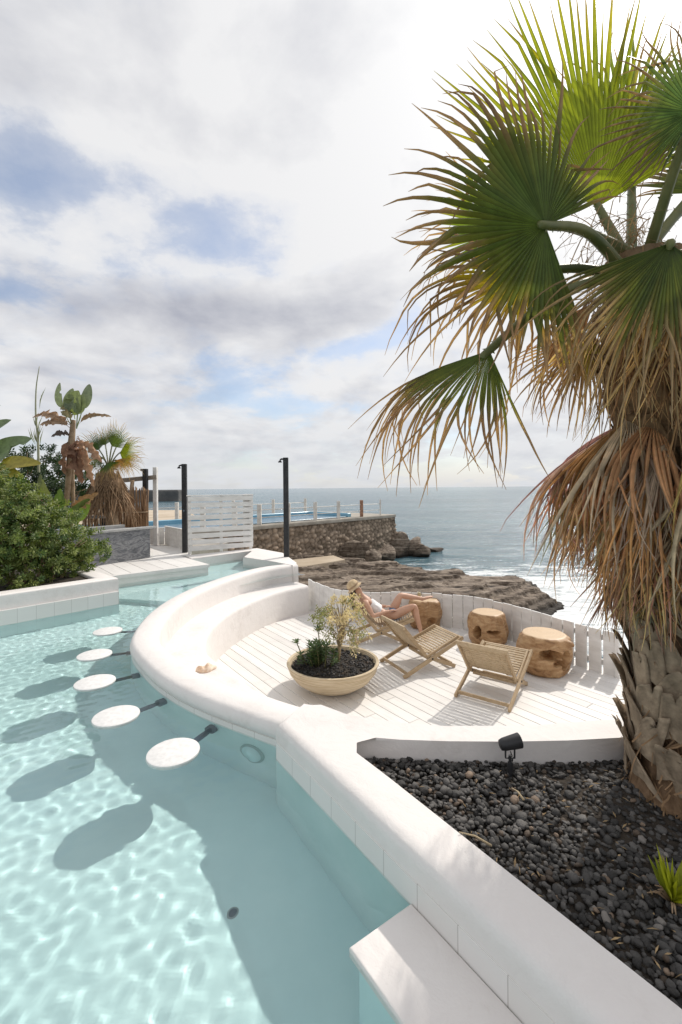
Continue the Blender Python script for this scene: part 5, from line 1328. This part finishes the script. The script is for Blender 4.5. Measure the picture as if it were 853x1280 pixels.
# small fan palm in the background
Ys = 11.2; q = P3(143, 640, Ys); pb_ = Vector((q.x, q.y, ZC)); root = empty('fan_palm', pb_); tag(root, 'small fan palm with yellowing fronds and straw skirt beside the reed screen', 'palm tree')
ht = P3(136, 585, Ys) - pb_; mb = MB(); mb.tube([(0, 0, -.05), (ht.x * .5, 0, ht.z * .5), ht], [.16, .14, .12], 12); mb.build('trunk', M['dry_petiole'], root)
for k, (hx, hy, tx, ty, dY, Rd, gcol, dr, sb) in enumerate(((140, 558, 152, 536, -.1, .62, (.06, .09, .025), .3, .6), (150, 566, 172, 562, -.2, .66, (.16, .20, .02), .6, .6), (152, 574, 172, 584, -.1, .55, (.26, .21, .03), .8, .3), (124, 562, 108, 540, .2, .6, (.06, .10, .03), .4, .5), (128, 572, 108, 578, -.2, .5, (.08, .11, .04), .8, .5), (136, 578, 138, 592, -.5, .5, (.06, .11, .02), .7, .5), (132, 556, 126, 535, .3, .6, (.07, .11, .03), .3, .6), (147, 556, 148, 520, .3, .42, (.10, .17, .03), .1, .9), (145, 575, 158, 596, -.35, .5, (.30, .2, .06), .8, .2))):
    hp = P3(hx, hy, Ys + dY); frond(root, ht + pb_, hp, P3(tx, ty, Ys + dY * 1.6) - hp, Vector((0, -1, .35)), loc=pb_, Rd=Rd * 1.12, nseg=26, half=R(68), fuse=.34, droop=dr, sb=sb, green=gcol, seed=500 + k, arch=.04, pet=.014, brown=(.36, .25, .13))
for i in range(22):
    a = i * 2.4; out = Vector((math.cos(a), math.sin(a), 0)); c = ht + pb_ + Vector((0, 0, -.05 - .4 * (i % 3) / 3)); t = rs2.uniform(.7, 1.15); bcol = (.33 * t, .225 * t, .14 * t)
    frond(root, c, c + out * .22, out * .35 + Vector((0, 0, -1)), out + Vector((0, 0, .3)), pcol=M['dry_petiole'], name='dead_frond', mat='dead_leaf', arch=.04, pet=.012, loc=pb_, Rd=rs2.uniform(.8, 1.25), nseg=20, half=R(46), fuse=.4, droop=.5, sb=-.4, green=bcol, yel=bcol, brown=bcol, seed=600 + i, cup=.3, jit=.15, fs=.25)
# reed screen
a = P3(104, 668, 11.8); b = P3(186.5, 668, 12.2); a.z = b.z = ZC; root = empty('reed_screen', a); tag(root, 'rough brown reed screen of upright canes beside the stone counter', 'screen'); mb = MB(); v = b - a; n = 86; V2 = []
reed = noisy('brown_reed', (.15, .085, .045), (.36, .22, .12), 5, .8, .3, 30, .01, stretch=(6, 6, .6))
for k in range(n):
    q = v * (k / n) + Vector((0, rs.uniform(-.03, .03), 0)); px = 104 + 82 * k / n; zt = P3(px, (610 if px > 165 else 622) + rs.uniform(-2, 3), 12).z - ZC; mb.tube([q, q + Vector((rs.uniform(-.02, .02), 0, zt * .5)), q + Vector((rs.uniform(-.04, .04), rs.uniform(-.03, .03), zt))], [.016, .017, .013], 6)
mb.build('canes', reed, root)
for z in (.3, .95): mb = MB(); mb.tube([Vector((0, -.03, z)), v + Vector((0, -.03, z))], .018, 6); mb.build('crossbar', M['dry_petiole'], root)
# open post and beam frame
q = P3(182.5, 660, 12.4); root = empty('pergola_frame', (q.x, q.y, ZC)); tag(root, 'timber post and beam frame with one black and one white post', 'pergola'); l_ = Vector((q.x, q.y, ZC))
mb = MB(); h = P3(182.5, 586, 12.4).z - ZC; mb.box((0, 0, h / 2), (.12, .12, h), None, .01); mb.box((-.05, 0, h - .03), (.14, .1, .05), None, .01); mb.build('black_post', M['black'], root)
w_ = P3(195, 660, 12.7) - l_; mb = MB(); h2 = P3(195, 584, 12.7).z - ZC; mb.box((w_.x, w_.y, h2 / 2), (.11, .11, h2), None, .01); mb.build('white_post', M['white_wood'], root)
mb = MB(); mb.bar(P3(138, 602, 12.3) - l_, P3(198, 596.5, 12.65) - l_ + Vector((0, -.12, 0)), .08, .12, bev=.01); mb.build('beam', noisy('grey_beam', (.16, .13, .11), (.30, .26, .22), 4, .8, .3, 20, .01, stretch=(1, 1, 4)), root)
mb = MB(); m_ = P3(164, 640, 12.3) - l_; mb.tube([Vector((m_.x, m_.y, 0)), P3(163, 630, 12.3) - l_, P3(166, 600, 12.3) - l_], [.06, .06, .05], 9); mb.build('log_post', M['dry_petiole'], root)
# ================================================================== THE SUNBATHING WOMAN
def skin_mesh(name, verts, edges, mat, parent, sub=2, root=0):
    """verts: (co, radius or (rx, ry)); one smooth continuous surface"""
    me = bpy.data.meshes.new(name); me.from_pydata([v[0] for v in verts], edges, []); o = bpy.data.objects.new(name, me); COL.objects.link(o)
    m = o.modifiers.new('skin', 'SKIN'); m.use_smooth_shade = True; m.branch_smoothing = .6
    for i, v in enumerate(me.skin_vertices[0].data):
        r_ = verts[i][1]; v.radius = r_ if hasattr(r_, '__len__') else (r_, r_); v.use_root = (i == root)
    s_ = o.modifiers.new('sub', 'SUBSURF'); s_.levels = sub; s_.render_levels = sub
    dg = bpy.context.evaluated_depsgraph_get(); nm = bpy.data.meshes.new_from_object(o.evaluated_get(dg)); bpy.data.objects.remove(o); nm.name = name
    nm.materials.clear(); nm.materials.append(mat); nm.polygons.foreach_set('use_smooth', [True] * len(nm.polygons))
    o = bpy.data.objects.new(name, nm); COL.objects.link(o); o.parent = parent; return o
skin = noisy('skin', (.50, .285, .19), (.58, .35, .245), 5, .5, .05, 60, .002)
denim = noisy('blue_denim', (.12, .19, .33), (.24, .34, .50), 26, .85, .4, 160, .004)
topm = noisy('white_top_cloth', (.70, .69, .68), (.80, .79, .78), 14, .8, .3, 60, .006)
hairm = noisy('dark_brown_hair', (.035, .02, .012), (.10, .06, .035), 30, .6, .6, 70, .01, stretch=(1, 1, 5))
straw = noisy('straw_hat', (.46, .33, .19), (.62, .48, .30), 26, .8, .5, 110, .006)
woman = empty('person', c_far.location, c_far.rotation_euler.z)
tag(woman, 'woman in straw hat and denim shorts lying in a deck chair, foot on a stool', 'person')
Mi = woman.matrix_basis.inverted() if False else (Matrix.Translation(c_far.location) @ Matrix.Rotation(c_far.rotation_euler.z, 4, 'Z')).inverted()
def LP(px, py, Y): return Mi @ P3(px, py, Y)
Yc = c_far.location.y
v = []; e = []
def av(co, r_, frm=None):
    v.append((Vector(co), r_)); k = len(v) - 1
    if frm is not None: e.append((frm, k))
    return k
pel = av((.60, 0, .36), (.125, .10)); bel = av((.49, 0, .385), (.11, .085), pel); wai = av((.385, 0, .44), (.105, .085), bel); che = av((.28, 0, .525), (.125, .095), wai); upc = av((.19, 0, .615), (.10, .075), che); nec = av((.125, 0, .685), .045, upc); hea = av((.085, 0, .74), (.068, .07), nec); hdt = av((.045, 0, .81), (.068, .074), hea)
nos = av((.125, 0, .80), .012, hea)
kn_n = LP(519, 757, Yc - .13); an_n = Vector((1.07, -.10, .075)); kn_f = LP(500.5, 744, Yc + .10)
st3 = Mi @ Vector((P(531, 783, 0).x, P(531, 783, 0).y, HD))
an_f = Vector((1.16, .26, .565))
for (sy, kn, an, toe) in ((-1, kn_n, an_n, Vector((.11, -.02, -.045))), (1, kn_f, an_f, Vector((.15, .09, .012)))):
    hp = av((.63, sy * .085, .37), .088, pel); th = av(Vector((.63, sy * .085, .37)).lerp(kn, .5) + Vector((0, 0, .012)), .072, hp); k1 = av(kn, .053, th)
    cf = av(kn.lerp(an, .3) + Vector((-.012, 0, 0)), .051, k1); sh = av(kn.lerp(an, .7), .037, cf); a1 = av(an, .032, sh); hl = av(an + Vector((-.025, 0, -.03)), .026, a1); bl_ = av(an + toe * .75, (.034, .022), a1); tt = av(an + toe * 1.15, (.028, .014), bl_)
hands = []
for (sy, el, wr) in ((-1, (.31, -.235, .42), (.53, -.155, .465)), (1, (.33, .235, .45), (.52, .12, .48))):
    s1 = av((.20, sy * .155, .60), .05, upc); el_ = av(el, .036, s1); fm = av(Vector(el).lerp(Vector(wr), .4), .034, el_); w_ = av(wr, .024, fm); dirh = (Vector(wr) - Vector(el)).normalized(); pal = av(Vector(wr) + dirh * .05, (.032, .016), w_); kb = Vector(wr) + dirh * .085
    side = Vector((0, 1, 0)) - dirh * dirh.y; side.normalize()
    for j in range(4):
        L = (.062, .072, .068, .052)[j]; b1 = av(kb + side * (j - 1.5) * .017, .0095, pal); b2 = av(kb + side * (j - 1.5) * .019 + dirh * L * .55 + Vector((0, 0, -.006)), .0085, b1); av(kb + side * (j - 1.5) * .020 + dirh * L + Vector((0, 0, -.022)), .0075, b2)
    t1 = av(Vector(wr) + dirh * .03 + side * .035 * -sy, .010, pal); av(Vector(wr) + dirh * .065 + side * .052 * -sy, .0085, t1)
skin_mesh('body', v, e, skin, woman, 2, 0)
# shorts, top, hair, hat, face
v = []; e = []
p0 = av((.54, 0, .38), (.128, .108)); p1 = av((.605, 0, .365), (.145, .12), p0)
for sy, kn in ((-1, kn_n), (1, kn_f)):
    h0 = Vector((.63, sy * .085, .37)); a = av(h0, .104, p1); av(h0.lerp(kn, .40), .092, a)
skin_mesh('denim_shorts', v, e, denim, woman, 2, 1)
v = []; e = []
p0 = av((.42, 0, .425), (.115, .094)); p1 = av((.35, 0, .475), (.122, .10), p0); p2 = av((.275, 0, .54), (.138, .108), p1); p3 = av((.215, 0, .595), (.118, .09), p2)
for sy in (-1, 1): av((.305, sy * .07, .595), .052, p2)
skin_mesh('white_top', v, e, topm, woman, 2, 1)
v = []; e = []
p0 = av((.005, 0, .805), (.073, .08)); p1 = av((.0, 0, .73), (.06, .08), p0); p2 = av((-.01, -.05, .66), (.045, .055), p1); p3 = av((.0, -.12, .58), (.04, .05), p2); p4 = av((.03, -.17, .49), .028, p3); p5 = av((-.015, .06, .65), (.045, .05), p1); av((.0, .12, .56), .03, p5)
skin_mesh('hair', v, e, hairm, woman, 2, 1)
mb = MB(); mb.lathe([(.118, -.03), (.134, -.024), (.118, -.012), (.10, .0), (.098, .045), (.082, .085), (.045, .105), (.004, .108)], 36, smooth=True)
hat = mb.build('straw_hat', straw, woman, autosmooth=60); hat.location = (.015, 0, .825); hat.rotation_euler = (0, R(-38), 0)
mb = MB(); mb.lathe([(.1005, .004), (.1015, .03)], 36, capb=False, capt=False); mb.build('hat_band', noisy('hat_band', (.30, .2, .12), (.36, .25, .15), 9, .7, .1), hat)
eye = noisy('eye', (.05, .03, .02), (.08, .05, .03), 30, .3, 0); lip = noisy('lip', (.45, .17, .14), (.5, .2, .17), 30, .4, 0)
mb = MB()
for sy in (-1, 1): mb.lathe([(.001, -.008), (.010, -.003), (.010, .003), (.001, .008)], 10, (.122, sy * .028, .825))
mb.build('eyes', eye, woman); mb = MB(); mb.tube([(.128, -.02, .765), (.136, 0, .763), (.128, .02, .765)], [.004, .007, .004], 8); mb.build('mouth', lip, woman)
